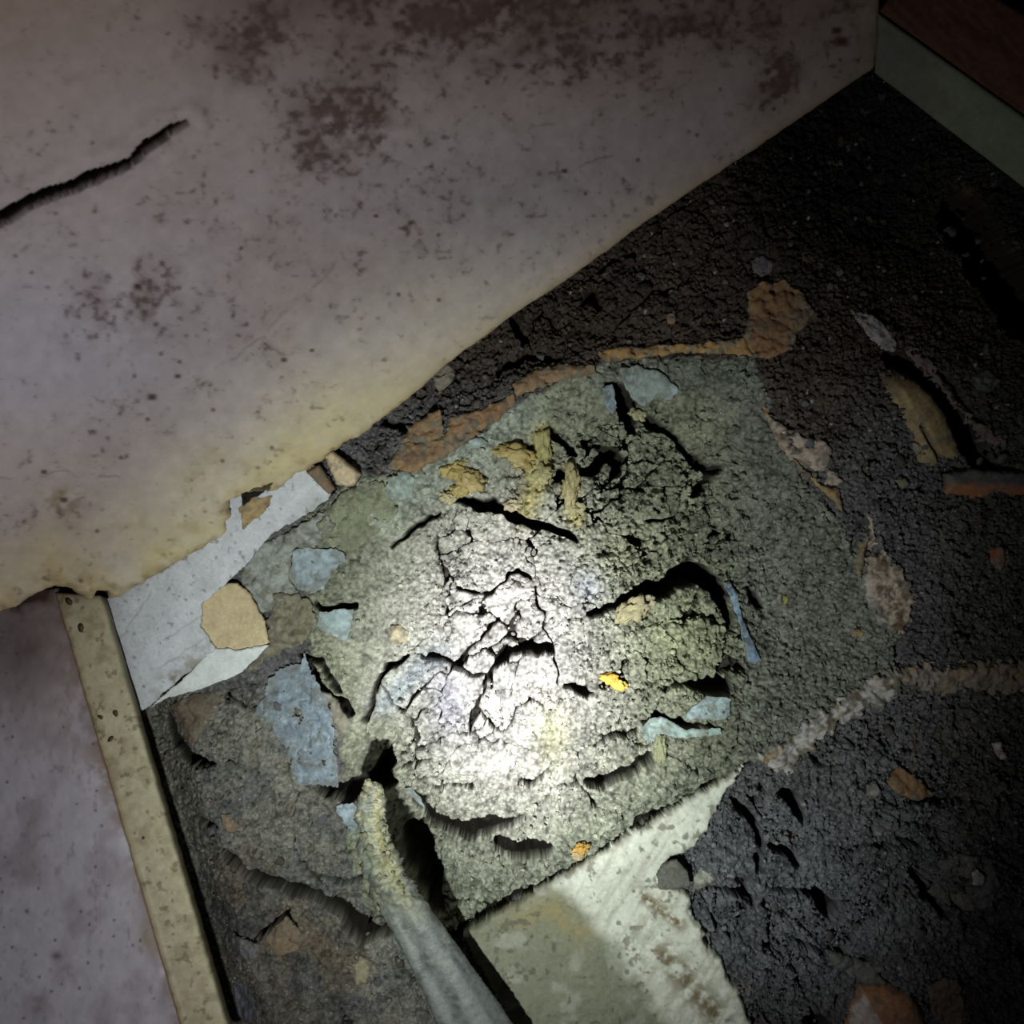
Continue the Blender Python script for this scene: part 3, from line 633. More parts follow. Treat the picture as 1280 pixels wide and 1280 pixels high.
# ---- thin brown flakes and flat stones in the earth
for poly, col, lab_, zf in (
    ([(202,888),(240,868),(282,868),(262,900),(240,935),(220,918)], (.17, .135, .10), 'brown triangular flake below the white sheet\'s sliver', None),
    ([(272,1178),(300,1176),(326,1178),(318,1198),(280,1205)], (.25, .25, .27), 'pale grey flat flake beside the cream edge strip, lower left', None),
    ([(330,1175),(356,1148),(378,1172),(372,1190),(345,1198)], (.24, .18, .125), 'brown angular flake with a crack above it, lower left', None),
    ([(274,1018),(285,1020),(298,1032),(292,1046),(278,1038)], (.30, .21, .14), 'small tan chip on the grey earth left of the stick', None),
    ([(385,862),(412,868),(438,905),(430,920),(420,915),(410,880)], (.27, .25, .20), 'thin tan flake between the blue scrap and the crack', None),
    ([(280,1240),(310,1232),(330,1250),(320,1290),(285,1290)], (.2, .22, .26), 'blue-grey flake at the foot of the cream edge strip', None),
    ([(830,1082),(846,1076),(860,1090),(864,1108),(845,1114),(824,1112),(822,1096)], (.19, .19, .17), 'grey stone flake lying on the plaster slab\'s right edge', .024),
    ([(868,1100),(878,1084),(895,1084),(898,1098),(880,1112),(866,1116)], (.44, .45, .38), 'whitish chip between the plaster slab and the cracked earth', None),
    ([(900,1082),(912,1084),(922,1098),(916,1108),(900,1100)], (.34, .34, .40), 'pale lilac chip on the cracked earth right of the slab', None),
    ([(1032,1188),(1060,1196),(1090,1208),(1108,1228),(1080,1230),(1045,1212)], (.20, .21, .22), 'long smooth grey stone flake above the orange stone', None),
    ([(1160,1090),(1200,1070),(1242,1078),(1250,1105),(1240,1135),(1205,1140),(1178,1115)], (.11, .11, .11), 'broad flat dark stone flake at lower right', None),
    ([(1162,1118),(1175,1106),(1192,1120),(1188,1132)], (.12, .12, .11), 'small narrow flake left of the broad flat dark stone', None),
    ([(1216,1094),(1224,1088),(1234,1098),(1230,1108),(1218,1106)], (.62, .60, .60), 'small bright white chip on the broad dark stone', 'up'),
    ([(1244,932),(1252,928),(1262,948),(1254,952),(1246,942)], (.50, .42, .42), 'tiny pinkish-white chip near the right edge', None),
    ([(1142,552),(1154,552),(1152,570),(1144,562)], (.50, .42, .34), 'tiny cream chip left of the tan wood chunk', None),
    ([(1112,978),(1130,962),(1150,975),(1170,995),(1148,1002),(1120,992)], (.26, .15, .08), 'rusty orange-brown flake in the dark earth at right', None),
    ([(1086,983),(1098,980),(1104,992),(1096,1002),(1086,996)], (.28, .26, .28), 'ring-like pale grey chip left of the rusty flake', None),
    ([(942,322),(955,318),(967,325),(966,338),(954,343),(944,337)], (.12, .11, .125), 'six-sided grey flake above the rounded orange tile piece', None),
    ([(834,392),(842,390),(848,398),(842,405),(834,402)], (.34, .18, .10), 'tiny orange chip below the board\'s edge', None),
    ([(1240,688),(1252,682),(1262,700),(1254,714),(1243,705)], (.24, .08, .04), 'red-brown brick chip in the dark earth at the right', None),
    ([(1066,788),(1076,786),(1082,792),(1078,798),(1068,797)], (.40, .27, .12), 'small tan chip on the granular earth at the right', None),
    ([(980,745),(986,744),(986,756),(980,756)], (.34, .30, .10), 'tiny olive-yellow chip right of the blue strip', None),
    ([(486,784),(500,782),(510,790),(508,804),(490,806)], (.44, .38, .26), 'pinkish tan chip on the smooth olive clay', None),
    ([(1160,1238),(1180,1222),(1200,1226),(1208,1270),(1200,1300),(1172,1300)], (.17, .13, .10), 'flat brown stone flake right of the orange stone', None),
    ([(430,1210),(445,1195),(465,1205),(458,1230),(440,1236)], (.36, .33, .22), 'pale yellowish chip left of the stick near the bottom', None),
    ([(420,1225),(434,1220),(438,1236),(424,1240)], (.44, .46, .50), 'small whitish chip touching the pale yellowish chip', None),
    ([(1218,470),(1240,460),(1256,475),(1240,490),(1222,486)], (.10, .12, .10), 'greenish dull flake near the right edge', None),
    ([(540,468),(556,452),(570,462),(562,486),(548,492)], (.24, .21, .17), 'narrow greyish flake just under the board\'s edge', None),
    ([(1120,600),(1132,598),(1142,606),(1130,610)], (.20,.18,.13), 'tiny grey-green flake below the tan wood chunk', None),
):
    cu_ = sum(p[0] for p in poly) / len(poly); cv_ = sum(p[1] for p in poly) / len(poly)
    if zf == 'up': zf = hzmax(cu_, cv_) + .010
    patch('stone_flake', poly, zf, .005, col, M_STONE, lab_, 'stone flake', rag=1.8, relief=.0012, rs=18, edge=2.5, tilt=(random.uniform(-.12, .12), random.uniform(-.12, .12)))

# ------------------------------------------------------------------ the big leaning board
TH = math.radians(57)
A0 = P(*base_a, .022); B0 = P(*base_b, .022)
ex = (B0 - A0).normalized(); nh = Vector((-ex.y, ex.x, 0)); ey = (nh * math.cos(TH) + Vector((0, 0, math.sin(TH))))
en = ex.cross(ey)
if en.z < 0: en = -en
def on_board(poly): pass
def project(Pw):       # world to survey pixels through the lens, to place outlines
    k = D / (D - Pw[..., 2]) / S
    return 640 + Pw[..., 0] * k, 640 - Pw[..., 1] * k
BED = [(-200,850),(-60,790),(0,768),(22,762),(48,744),(70,735),(88,738),(104,750),(118,754),(122,740),(134,740),(136,752),(160,741),(186,727),(215,712),(250,692),(275,678),(287,668),(284,656),(292,650),(290,628),
       (300,622),(322,618),(346,617),(372,598),(400,582),(430,561),(462,540),(500,512),(530,488),(560,460),(600,430),(640,400),(720,347),(800,288),(870,240),(940,194),(1010,147),(1060,112),(1096,88),(1100,60),(1103,0),(1108,-60),(1120,-300),(-900,-500),(-900,850)]
stp = .0015
ga = np.arange(-.35, (B0 - A0).length + .06, stp); gb = np.arange(-.06, .62, stp)
a_, b_ = np.meshgrid(ga, gb)
PB = np.stack([A0[i] + ex[i] * a_ + ey[i] * b_ for i in range(3)], -1)
bu, bv = project(PB)
bu = np.where(PB[..., 2] > D - .1, -2000, bu)
rg = np.clip(.3 + .7 * sstep(520, 420, bu), .3, 1)
bsd = polysd(bu + rg * 4 * fbm(bu / 9, bv / 9, 3, 3), bv + rg * 4 * fbm(bu / 9, bv / 9, 13, 3), BED)
gash = segd(bu + 3 * fbm(bu / 14, bv / 14, 8, 3), bv + 3 * fbm(bu / 14, bv / 14, 18, 3), [(-40,290),(5,270),(40,250),(80,236),(115,222),(160,204),(185,182),(215,162),(232,153)], [7,7,7,6,7,4,5,4,1.5])
chip = polysd(bu + 2 * fbm(bu / 6, bv / 6, 88, 3), bv, [(292,628),(318,618),(345,618),(330,640),(315,655),(302,664),(294,650)])
depth = np.zeros_like(bu)
bsd0 = bsd
depth += .0012 * fbm(bu / 160, bv / 160, 2, 3) + .0006 * fbm(bu / 22, bv / 22, 4, 4) * sstep(200, 20, bsd)
depth += .004 * np.exp(-np.maximum(bsd, 0) / 4) * -1
bsd0 = bsd; bsd = np.minimum(bsd, gash - 1)
depth -= .005 * (1 - sstep(-1, 1.5, -chip))
# swollen lip running along the lower left
depth += .003 * np.exp(-((bsd - 16) / 12) ** 2) * sstep(420, 250, bu) * (1 + .6 * fbm(bu / 30, bv / 30, 44, 3))
PB = PB + np.asarray(en)[None, None] * depth[..., None]
cB = np.zeros(bu.shape + (3,), np.float32) + np.array((.50, .45, .44), np.float32)
cB = mix(cB, (.50, .50, .58), .75 * np.exp(-(((bu - 60) / 260) ** 2 + ((bv - 440) / 130) ** 2)))
cB = mix(cB, (.47, .45, .50), .5 * np.exp(-(((bu - 560) / 260) ** 2 + ((bv - 250) / 90) ** 2)))
cB = mix(cB, (.42, .29, .21), sstep(260, -80, bv + .35 * bu) * .75)
cB = mix(cB, (.26, .19, .165), sstep(190, -30, bv + 30 * fbm(bu / 60, bv / 60, 61, 3)) * sstep(150, 330, bu) * .85)
g1 = fbm(bu / 70, bv / 70, 51, 4)
lowl = np.exp(-np.maximum(bsd0, 0) / 75) * sstep(700, 350, bu)
cB = mix(cB, (.58, .50, .27), np.clip(lowl * (1.1 + g1), 0, 1) * .8)
cB = mix(cB, (.52, .42, .22), np.exp(-np.maximum(bsd0, 0) / 22) * .65 * sstep(-.5, .5, g1 + .35))
cB = mix(cB, (.34, .24, .12), np.exp(-np.maximum(bsd0, 0) / 5) * .75)
cB = mix(cB, (.22, .16, .05), np.exp(-(((bu - 80) / 22) ** 2 + ((bv - 625) / 16) ** 2)) * sstep(-.3, .3, fbm(bu / 10, bv / 10, 15, 4)) * .8)
cB = mix(cB, (.30, .22, .10), sstep(.1, .5, fbm(bu / 22, bv / 16, 151, 5)) * np.exp(-np.maximum(bsd0, 0) / 60) * sstep(620, 380, bu) * .55)
cB = mix(cB, (.60, .56, .46), sstep(.1, .5, fbm(bu / 40, bv / 26, 153, 4)) * np.exp(-np.maximum(bsd0, 0) / 90) * sstep(620, 380, bu) * .5)
cB = mix(cB, (.20, .13, .06), sstep(-.1, .4, fbm(bu / 14, bv / 10, 155, 4)) * np.exp(-np.maximum(bsd0, 0) / 12) * sstep(420, 300, bu) * .8)
cB = cB * (1.2 + .12 * fbm(bu / 12, bv / 12, 157, 4))[..., None]
# mould, in clusters
fine = fbm(bu / 7.5, bv / 7.5, 91, 4); med = fbm(bu / 30, bv / 30, 95, 4)
mk = np.zeros_like(bu)
for (mu, mv, rx, ry, s_) in ((320,45,60,45,.9),(300,75,25,30,.6),(560,20,150,40,1.),(640,0,130,30,1.),(430,150,75,60,.9),(390,185,35,35,.7),(700,60,160,70,.65),(500,60,120,60,.6),(170,375,75,50,.55),(160,410,60,25,.4),
                             (340,435,50,35,.35),(970,100,35,40,.9),(1045,45,40,45,.55),(830,30,170,50,.75),(950,30,80,40,.5),(110,425,40,20,.35),(60,640,50,20,.4),(80,235,60,20,.25),(620,260,200,60,.22),(330,300,300,90,.16),(380,640,60,20,.15),(210,560,200,60,.12),(1060,20,30,60,.5)):
    mk = np.maximum(mk, s_ * np.exp(-((bu - mu) / rx) ** 2 - ((bv - mv) / ry) ** 2))
mm_ = sstep(.45, 1.1, mk * .75 + fine * .75 + med * .38 + .22)
cB = mix(cB, (.085, .045, .04), mm_ * .85)
cB = mix(cB, (.20, .14, .125), np.clip(mk * 1.05, 0, 1) * sstep(-.4, .4, med) * .8)
f1_, _, lb_ = worley(bu / 34, bv / 34, 55); rr = hsh(lb_, lb_ * 0 + 3, 9)
cB = mix(cB, (.14, .09, .075), sstep(.02 + .10 * rr, .01 + .03 * rr, f1_) * (rr > .9) * .8)
for (su, sv, sr) in ((190,496,6),(172,358,5),(1052,52,9),(1045,38,6),(706,214,4),(355,450,4),(80,625,5),(222,470,4),(390,438,3),(55,590,4),(470,270,3)):
    cB = mix(cB, (.08, .035, .025), np.exp(-(((bu - su) / sr) ** 4 + ((bv - sv) / (sr * .7)) ** 4)) * .9)
for pts in ([(640,160),(760,140),(860,100),(960,45)], [(250,480),(330,420),(420,330)], [(700,215),(780,190)], [(0,600),(60,590),(150,600)]):
    cB = mix(cB, (.26, .22, .20), np.exp(-(segd(bu + 9 * fbm(bu / 25, bv / 25, 6), bv + 9 * fbm(bu / 25, bv / 25, 16), pts) / 1.8) ** 2) * .5 * sstep(-.2, .2, fbm(bu / 20, bv / 20, 29)))
cB = mix(cB, (.05, .055, .035), (1 - sstep(0, 5, gash)) * .92)
cB = mix(cB, (.50, .36, .18), sstep(-1, 2, chip) * .8)
cB = mix(cB, (.16, .09, .05), np.exp(-(np.abs(chip) / 2) ** 2) * .8)
board = grid_mesh('painted_board', PB, cells((bsd > 0) & (PB[..., 2] < .56)), cB, M_BOARD, thick=tuple(np.asarray(-en) * .018), bottom=True, side_col=(.13, .085, .05))
tag(board, 'large leaning white board, water-stained with brown mould, filling the upper left', 'board')
# a curled flake of its paint skin hanging at the chip
patch('paint_flake', [(300,634),(318,622),(342,620),(330,642),(313,655),(304,662)], .052, .0012, (.46, .34, .18), M_PAPER, parent=board, rag=2.5, curl=.003, relief=.002, rs=12, side=(.2, .12, .06))

# ------------------------------------------------------------------ lower-left panel with its cream edge strip
def slab_between(name, quad, thick, n, m, colfn, material, parent=None, relief=.0004, rs=.02, side=None, smooth=True, hf=None, rag=0):
    """quad: 4 world points a(0,0) b(1,0) c(1,1) d(0,1)"""
    s_, t_ = np.meshgrid(np.linspace(0, 1, n), np.linspace(0, 1, m))
    q = [np.asarray(p) for p in quad]
    Pq = (q[0][None, None] * ((1 - s_) * (1 - t_))[..., None] + q[1] * (s_ * (1 - t_))[..., None] + q[2] * (s_ * t_)[..., None] + q[3] * ((1 - s_) * t_)[..., None])
    nn = np.cross(q[1] - q[0], q[3] - q[0]); nn = nn / np.linalg.norm(nn)
    if nn[2] < 0: nn = -nn
    px, py = project(Pq)
    hgt = relief * fbm(px / (rs * 1000), py / (rs * 1000), 12, 4)
    e = np.minimum(np.minimum(s_, 1 - s_) * np.linalg.norm(q[1] - q[0]), np.minimum(t_, 1 - t_) * np.linalg.norm(q[3] - q[0]))
    hgt = hgt - .0018 * np.exp(-e / .0012)
    if hf is not None: hgt = hgt + hf(px, py, s_, t_)
    Pq = Pq + nn * hgt[..., None]
    if rag:
        inw = rag * fbm(px / 12, py / 12, 77, 3) * np.exp(-e / .004)
        dirn = (q[1] - q[0]) / np.linalg.norm(q[1] - q[0]); Pq = Pq + dirn * inw[..., None]
    c = colfn(px, py, s_, t_)
    return grid_mesh(name, Pq, np.ones((m - 1, n - 1), bool), c, material, parent, thick=tuple(-nn * thick), bottom=True, side_col=side, smooth=smooth)
side = empty('cabinet_side', P(95, 900, 0.0))
tag(side, 'lower-left white panel with a cream edge strip of rusty nail marks', 'panel')
def c_face(u, v, s_, t_):
    c = np.zeros(u.shape + (3,), np.float32) + np.array((.66, .66, .74), np.float32)
    c = mix(c, (.50, .42, .41), sstep(1010, 780, v) * .8)
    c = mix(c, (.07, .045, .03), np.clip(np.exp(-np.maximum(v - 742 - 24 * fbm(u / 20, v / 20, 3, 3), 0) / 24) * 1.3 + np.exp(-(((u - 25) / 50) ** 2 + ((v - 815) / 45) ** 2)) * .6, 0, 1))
    el = 70 + (v - 742) * .290                                        # x of the strip's left edge
    ed = el - u
    g = fbm(u / 16, v / 16, 9, 4)
    c = mix(c, (.24, .13, .07), np.exp(-np.maximum(ed, 0) / (10 + 16 * np.exp(-((v - 930) / 90) ** 2))) * sstep(-.45, .25, g) * .85)
    c = mix(c, (.38, .34, .20), np.exp(-(((ed - 12) / 9) ** 2 + ((v - 1175) / 18) ** 2)) * .8)
    c = mix(c, (.12, .08, .06), np.exp(-(ed / 2.4) ** 2) * .9)
    f1, _, lb = worley(u / 24, v / 24, 5); rr = hsh(lb, lb * 0 + 1, 4)
    c = mix(c, (.10, .07, .06), sstep(.04 + .08 * rr, .01 + .03 * rr, f1) * (rr > .72) * .8)
    c = mix(c, (.12, .09, .08), np.exp(-(((u - 71) / 7) ** 2 + ((v - 1195) / 5) ** 2)) * .8)
    c = mix(c, (.2, .16, .14), sstep(.25, .6, fbm(u / 7, v / 12, 18, 4)) * .35)
    c = mix(c, (.30, .26, .27), sstep(-.1, .5, fbm(u / 40, v / 60, 28, 4)) * .5)
    return c
# strip rises towards the camera
zt, zb = .036, .12
a = P(68, 740, zt); b = P(124, 744, zt); c_ = P(296, 1330, zb); d = P(238, 1330, zb)
face_q = (P(-170, 742, zt - .03), P(69, 735, zt - .002), P(239, 1330, zb - .002), P(-140, 1330, zb - .06))
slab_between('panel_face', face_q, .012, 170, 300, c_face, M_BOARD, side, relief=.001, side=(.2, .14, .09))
def c_strip(u, v, s_, t_):
    c = np.zeros(u.shape + (3,), np.float32) + np.array((.52, .49, .33), np.float32)
    g = fbm(u / 14, v / 14, 6, 4)
    c = mix(c, (.28, .25, .15), sstep(-.1, .5, g) * .5)
    c = mix(c, (.60, .58, .42), sstep(.1, .5, fbm(u / 22, v / 30, 14, 3)) * .5)
    c = mix(c, (.30, .17, .06), np.exp(-s_ / .07) * .85)
    c = mix(c, (.62, .60, .46), np.exp(-((s_ - .17) / .05) ** 2) * sstep(1050, 1100, v) * .7)
    c = mix(c, (.13, .09, .05), np.exp(-t_ / .012) * .9)
    c = mix(c, (.16, .13, .08), sstep(.32, .55, fbm(u / 8, v / 8, 26, 3)) * .6)
    return c
slab_between('edge_strip', (a, b, c_, d), .016, 60, 520, c_strip, M_EDGE, side, relief=.0008, side=(.16, .12, .07), rag=.0006)
def blob(name, loc, sx, sy, sz, rot, col, material, parent=None, seed=1, sub=2, amp=.25, freq=1.5, flat=False):
    import bmesh
    bm = bmesh.new(); bmesh.ops.create_icosphere(bm, subdivisions=sub, radius=1)
    rs = random.Random(seed); cuts = [(Vector((rs.gauss(0, 1), rs.gauss(0, 1), rs.gauss(0, 1))).normalized(), rs.uniform(.55, .85)) for _ in range(7)] if flat else []
    from mathutils import noise as mn
    off = Vector((seed * 3.1, seed * 1.7, 0))
    for vt in bm.verts:
        p = vt.co.copy()
        for nrm, dd in cuts:
            q = p.dot(nrm)
            if q > dd: p -= nrm * (q - dd)
        p *= 1 + amp * mn.fractal(p * freq + off, .7, 2.2, 3)
        vt.co = (p.x * sx, p.y * sy, p.z * sz)
    me = bpy.data.meshes.new(name); bm.to_mesh(me); bm.free()
    for p in me.polygons: p.use_smooth = not flat
    ca = me.color_attributes.new('Col', 'FLOAT_COLOR', 'POINT'); n = len(me.vertices)
    rsn = np.random.RandomState(seed); cc = np.ones((n, 4), np.float32); cc[:, :3] = np.clip(np.asarray(col) * (1 + .2 * (rsn.rand(n, 1) - .5)), 0, 1)
    ca.data.foreach_set('color', cc.ravel()); me.materials.append(material)
    o = bpy.data.objects.new(name, me)
    o.location = Vector(loc) - (parent.location if parent is not None else Vector((0, 0, 0))); o.rotation_euler = rot
    return link(o, parent)
for i, (u, v) in enumerate(((86,752),(101,785),(126,897),(138,925),(145,892),(180,1048))):
    zz = zt + (zb - zt) * (v - 740) / 590
    blob('nail_head', P(u, v, zz + .0006), .0042, .0026 if i != 4 else .003, .0014, (0, 0, random.uniform(0, 3)), (.10, .06, .035), M_METAL, side, 40 + i, sub=2, amp=.2)

# ------------------------------------------------------------------ upper-right: pale rail and brown plank
def c_rail(u, v, s_, t_):
    c = np.zeros(u.shape + (3,), np.float32) + np.array((.20, .235, .17), np.float32)
    c = mix(c, (.13, .13, .11), sstep(1230, 1090, u) * .75)
    return c * (1 + .18 * fbm(u / 25, v / 25, 3, 4))[..., None]
z1, z2 = .06, .09
rail = slab_between('pale_rail', (P(1092, 92, z1), P(1340, 282, z2), P(1340, 192, z2 + .03), P(1096, 18, z1 + .03)), .006, 120, 50, c_rail, M_EDGE, relief=.0008, side=(.1, .09, .07))
tag(rail, 'pale greenish-white rail running from the board\'s right corner to the frame edge', 'rail')
def c_brown(u, v, s_, t_):
    c = np.zeros(u.shape + (3,), np.float32) + np.array((.10, .045, .027), np.float32)
    return c * (1 + .5 * fbm((u + v) / 70, (u - v) / 9, 3, 4))[..., None]
pl = slab_between('brown_plank', (P(1099, 14, z1 + .034), P(1345, 190, z2 + .034), P(1400, 90, z2 + .06), P(1150, -60, z1 + .06)), .006, 120, 60, c_brown, M_WOOD, relief=.0015, side=(.04, .02, .015))
tag(pl, 'dark red-brown plank above the pale rail in the top right corner', 'plank')

# ------------------------------------------------------------------ the stick
CL = [(469,978,.085,9),(466,992,.084,13),(464,1012,.083,16),(465,1036,.082,18),(470,1062,.081,20),(481,1092,.08,23),(497,1122,.08,25),(518,1156,.08,28),(541,1194,.08,32),(566,1236,.081,36),(592,1284,.083,42),(627,1350,.088,48),(682,1450,.10,55)]
def spline(vals, t):
    n = len(vals) - 1; x = t * n; i = min(int(x), n - 1); f = x - i
    p = [np.asarray(vals[max(0, min(n, k))], float) for k in (i - 1, i, i + 1, i + 2)]
    return .5 * (2 * p[1] + (p[2] - p[0]) * f + (2 * p[0] - 5 * p[1] + 4 * p[2] - p[3]) * f * f + (3 * p[1] - p[0] - 3 * p[2] + p[3]) * f ** 3)
NR, NS = 260, 48
ringV = []; ringC = []
pts = []
for i in range(NR):
    c4 = spline(CL, i / (NR - 1)); pw = np.asarray(P(c4[0], c4[1], c4[2])); pts.append((pw, c4[3] * S * (D - c4[2]) / D, c4[1]))
for i in range(NR):
    p, rad, vv = pts[i]; q = pts[min(i + 1, NR - 1)][0] - pts[max(i - 1, 0)][0]; q /= np.linalg.norm(q)
    sd_ = np.cross(q, [0, 0, 1]); sd_ /= np.linalg.norm(sd_); up = np.cross(sd_, q)
    for j in range(NS):
        th = 2 * math.pi * j / NS; cs, sn = math.cos(th), math.sin(th)
        x_ = np.array([i * .18]); 
        ringV.append((p, rad, cs, sn, sd_, up, i, j, vv))
I = np.array([r[6] for r in ringV], float); J = np.array([r[7] for r in ringV], float); VV = np.array([r[8] for r in ringV])
cs = np.array([r[2] for r in ringV]); sn = np.array([r[3] for r in ringV]); rad = np.array([r[1] for r in ringV])
fibre = fbm(J / 3.5, I / 60, 4, 3); 
lump = fbm(I / 16 + 3, cs * 1.3 + 7, 8, 4) + fbm(I / 13, sn * 1.3 + 9, 18, 4); fl_ = fbm(I / 5, cs * 3.5 + 9, 9, 3) + fbm(I / 5, sn * 3.5 + 29, 19, 3)
crust = sstep(1175, 1080, VV)
from mathutils import noise as mn_
pp0 = np.array([r[0] for r in ringV]) + np.array([r[4] for r in ringV]) * (rad * cs)[:, None] + np.array([r[5] for r in ringV]) * (rad * sn)[:, None]
n3 = np.array([mn_.fractal(Vector(p) * 75, .8, 2.2, 4) for p in pp0]); n3b = np.array([mn_.fractal(Vector(p) * 320 + Vector((3, 3, 3)), .8, 2.2, 3) for p in pp0])
lump = n3; fl_ = n3b
rr_ = rad * (1 + .05 * fibre + crust * (.34 * lump + .16 * fl_) + .035 * fl_ + .03 * lump)
cap = np.minimum(1, np.sqrt(np.clip((I + .3) / 5, .02, 1)))
rr_ *= cap
fl2 = .62 - .1 * np.cos(th)        # flattened section
grove = -.22 * np.exp(-((np.arctan2(sn, cs) - 1.25) / .35) ** 2) * sstep(1080, 1150, VV)
pp = np.array([r[0] for r in ringV]); sdv = np.array([r[4] for r in ringV]); upv = np.array([r[5] for r in ringV])
SV = pp + sdv * (rr_ * cs)[:, None] + upv * (rr_ * (sn * .62 + grove))[:, None]
cS = np.zeros((len(SV), 3)) + np.array((.165, .18, .178))
cS = mix(cS, (.20, .205, .125), crust * .85)
cS = mix(cS, (.07, .08, .085), sstep(.0, .4, fibre) * .7)
cS = mix(cS, (.05, .06, .055), sstep(.1, .5, n3) * .7)
cS = mix(cS, (.24, .25, .22), sstep(.25, .5, fbm(I / 9, J / 4, 15, 4)) * .5)
cS = mix(cS, (.26, .235, .11), crust * np.exp(-((cs + .5) / .3) ** 2) * (sn > 0) * .7)
fi = []
for i in range(NR - 1):
    for j in range(NS):
        j2 = (j + 1) % NS; fi.append((i * NS + j, i * NS + j2, (i + 1) * NS + j2, (i + 1) * NS + j))
fi = np.array(fi)
capv = len(SV); SV = np.concatenate([SV, [pts[0][0] * 1.0]]); cS = np.concatenate([cS, [(.3, .3, .2)]])
fi = np.concatenate([fi, np.array([(capv, (j + 1) % NS, j, capv) for j in range(NS)])[:, [0, 1, 2, 2]]]) if False else fi
SV = SV[:-1]; cS = cS[:-1]
stick = mesh_np('stick', SV, fi, cS, M_STICK, None)
tag(stick, 'bent grey stick with a mud-crusted tip poking into the hollow from the bottom', 'stick')
# a flat lid on the tip
lidv = np.concatenate([[pts[0][0] + np.array([0, .001, .0003])], SV[:NS]]); lidf = np.array([(0, 1 + j, 1 + (j + 1) % NS) for j in range(NS)])
o_ = mesh_np('tip_cap', lidv, lidf, np.tile((.34, .34, .25), (NS + 1, 1)), M_STICK, stick, origin=np.asarray(stick.location)); o_.location = (0, 0, 0)
mesh_l = []
for i in range(36):
    r_ = random.Random(500 + i); k = r_.randint(3, 120); p, rad0, vv = pts[k]; t = r_.uniform(.15, 2.9)
    q = pts[k + 1][0] - p; q /= np.linalg.norm(q); sdd = np.cross(q, [0, 0, 1]); sdd /= np.linalg.norm(sdd); up = np.cross(sdd, q)
    pos = p + sdd * rad0 * math.cos(t) + up * rad0 * .6 * math.sin(t)
    z_ = r_.uniform(.0016, .004)
    blob('mud_crumb', pos, z_, z_ * r_.uniform(.7, 1.3), z_ * .8, (r_.random() * 3, 0, r_.random() * 3), random.choice(((.17, .17, .11), (.13, .14, .10), (.26, .25, .17))), M_CLAY, stick, 600 + i, sub=2, amp=.4)

# ------------------------------------------------------------------ wood chunk, brick piece, stones
def c_chunk(u, v, sd, c):
    c = mix(c, (.10, .065, .04), np.exp(-(segd(u + 3 * fbm(u / 9, v / 9, 1), v, [(1155,532),(1165,552),(1180,575)]) / 2.5) ** 2) * .9)
    c = c * (1 + .3 * fbm((u * .5 + v * .8) / 60, (u * .85 - v * .5) / 6, 5, 3))[..., None]
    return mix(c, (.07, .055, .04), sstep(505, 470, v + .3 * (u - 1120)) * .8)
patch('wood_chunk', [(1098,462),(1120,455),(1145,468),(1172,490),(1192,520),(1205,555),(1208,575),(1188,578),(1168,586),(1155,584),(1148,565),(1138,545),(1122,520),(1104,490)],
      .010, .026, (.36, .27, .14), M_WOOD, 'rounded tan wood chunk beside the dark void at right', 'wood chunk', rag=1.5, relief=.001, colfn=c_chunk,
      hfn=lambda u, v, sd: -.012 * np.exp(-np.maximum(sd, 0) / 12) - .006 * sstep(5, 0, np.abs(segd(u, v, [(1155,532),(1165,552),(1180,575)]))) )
def c_brick(u, v, sd, c):
    t = sstep(600, 612, v + .05 * (1230 - u) + 3 * fbm(u / 14, v / 14, 3))
    return mix(c, (.36, .15, .07), t * (.8 + .2 * sstep(-.3, .3, fbm(u / 10, v / 10, 3, 3))))
patch('brick_fragment', [(1186,592),(1215,585),(1250,588),(1310,592),(1310,628),(1270,620),(1250,616),(1230,628),(1210,622),(1188,618)], .012, .024, (.10, .10, .105), M_TILE,
      'broken brick piece with grey top and orange front, at the right edge', 'brick fragment', rag=2, relief=.001, colfn=c_brick, hfn=lambda u, v, sd: -.01 * sstep(604, 622, v))
def c_ostone(u, v, sd, c):
    return mix(c, (.62, .55, .52), (polysd(u, v, [(1066,1300),(1070,1268),(1086,1250),(1106,1284),(1108,1300)]) > 0) * 1.0)
patch('orange_stone', [(1060,1300),(1068,1262),(1084,1244),(1118,1242),(1148,1252),(1162,1275),(1172,1310),(1060,1320)], .022, .03, (.50, .27, .15), M_STONE,
      'smooth orange stone with one white facet at the bottom edge', 'stone', rag=.8, relief=.0006, edge=4, colfn=c_ostone, hfn=lambda u, v, sd: -.012 * np.exp(-np.maximum(sd, 0) / 16))

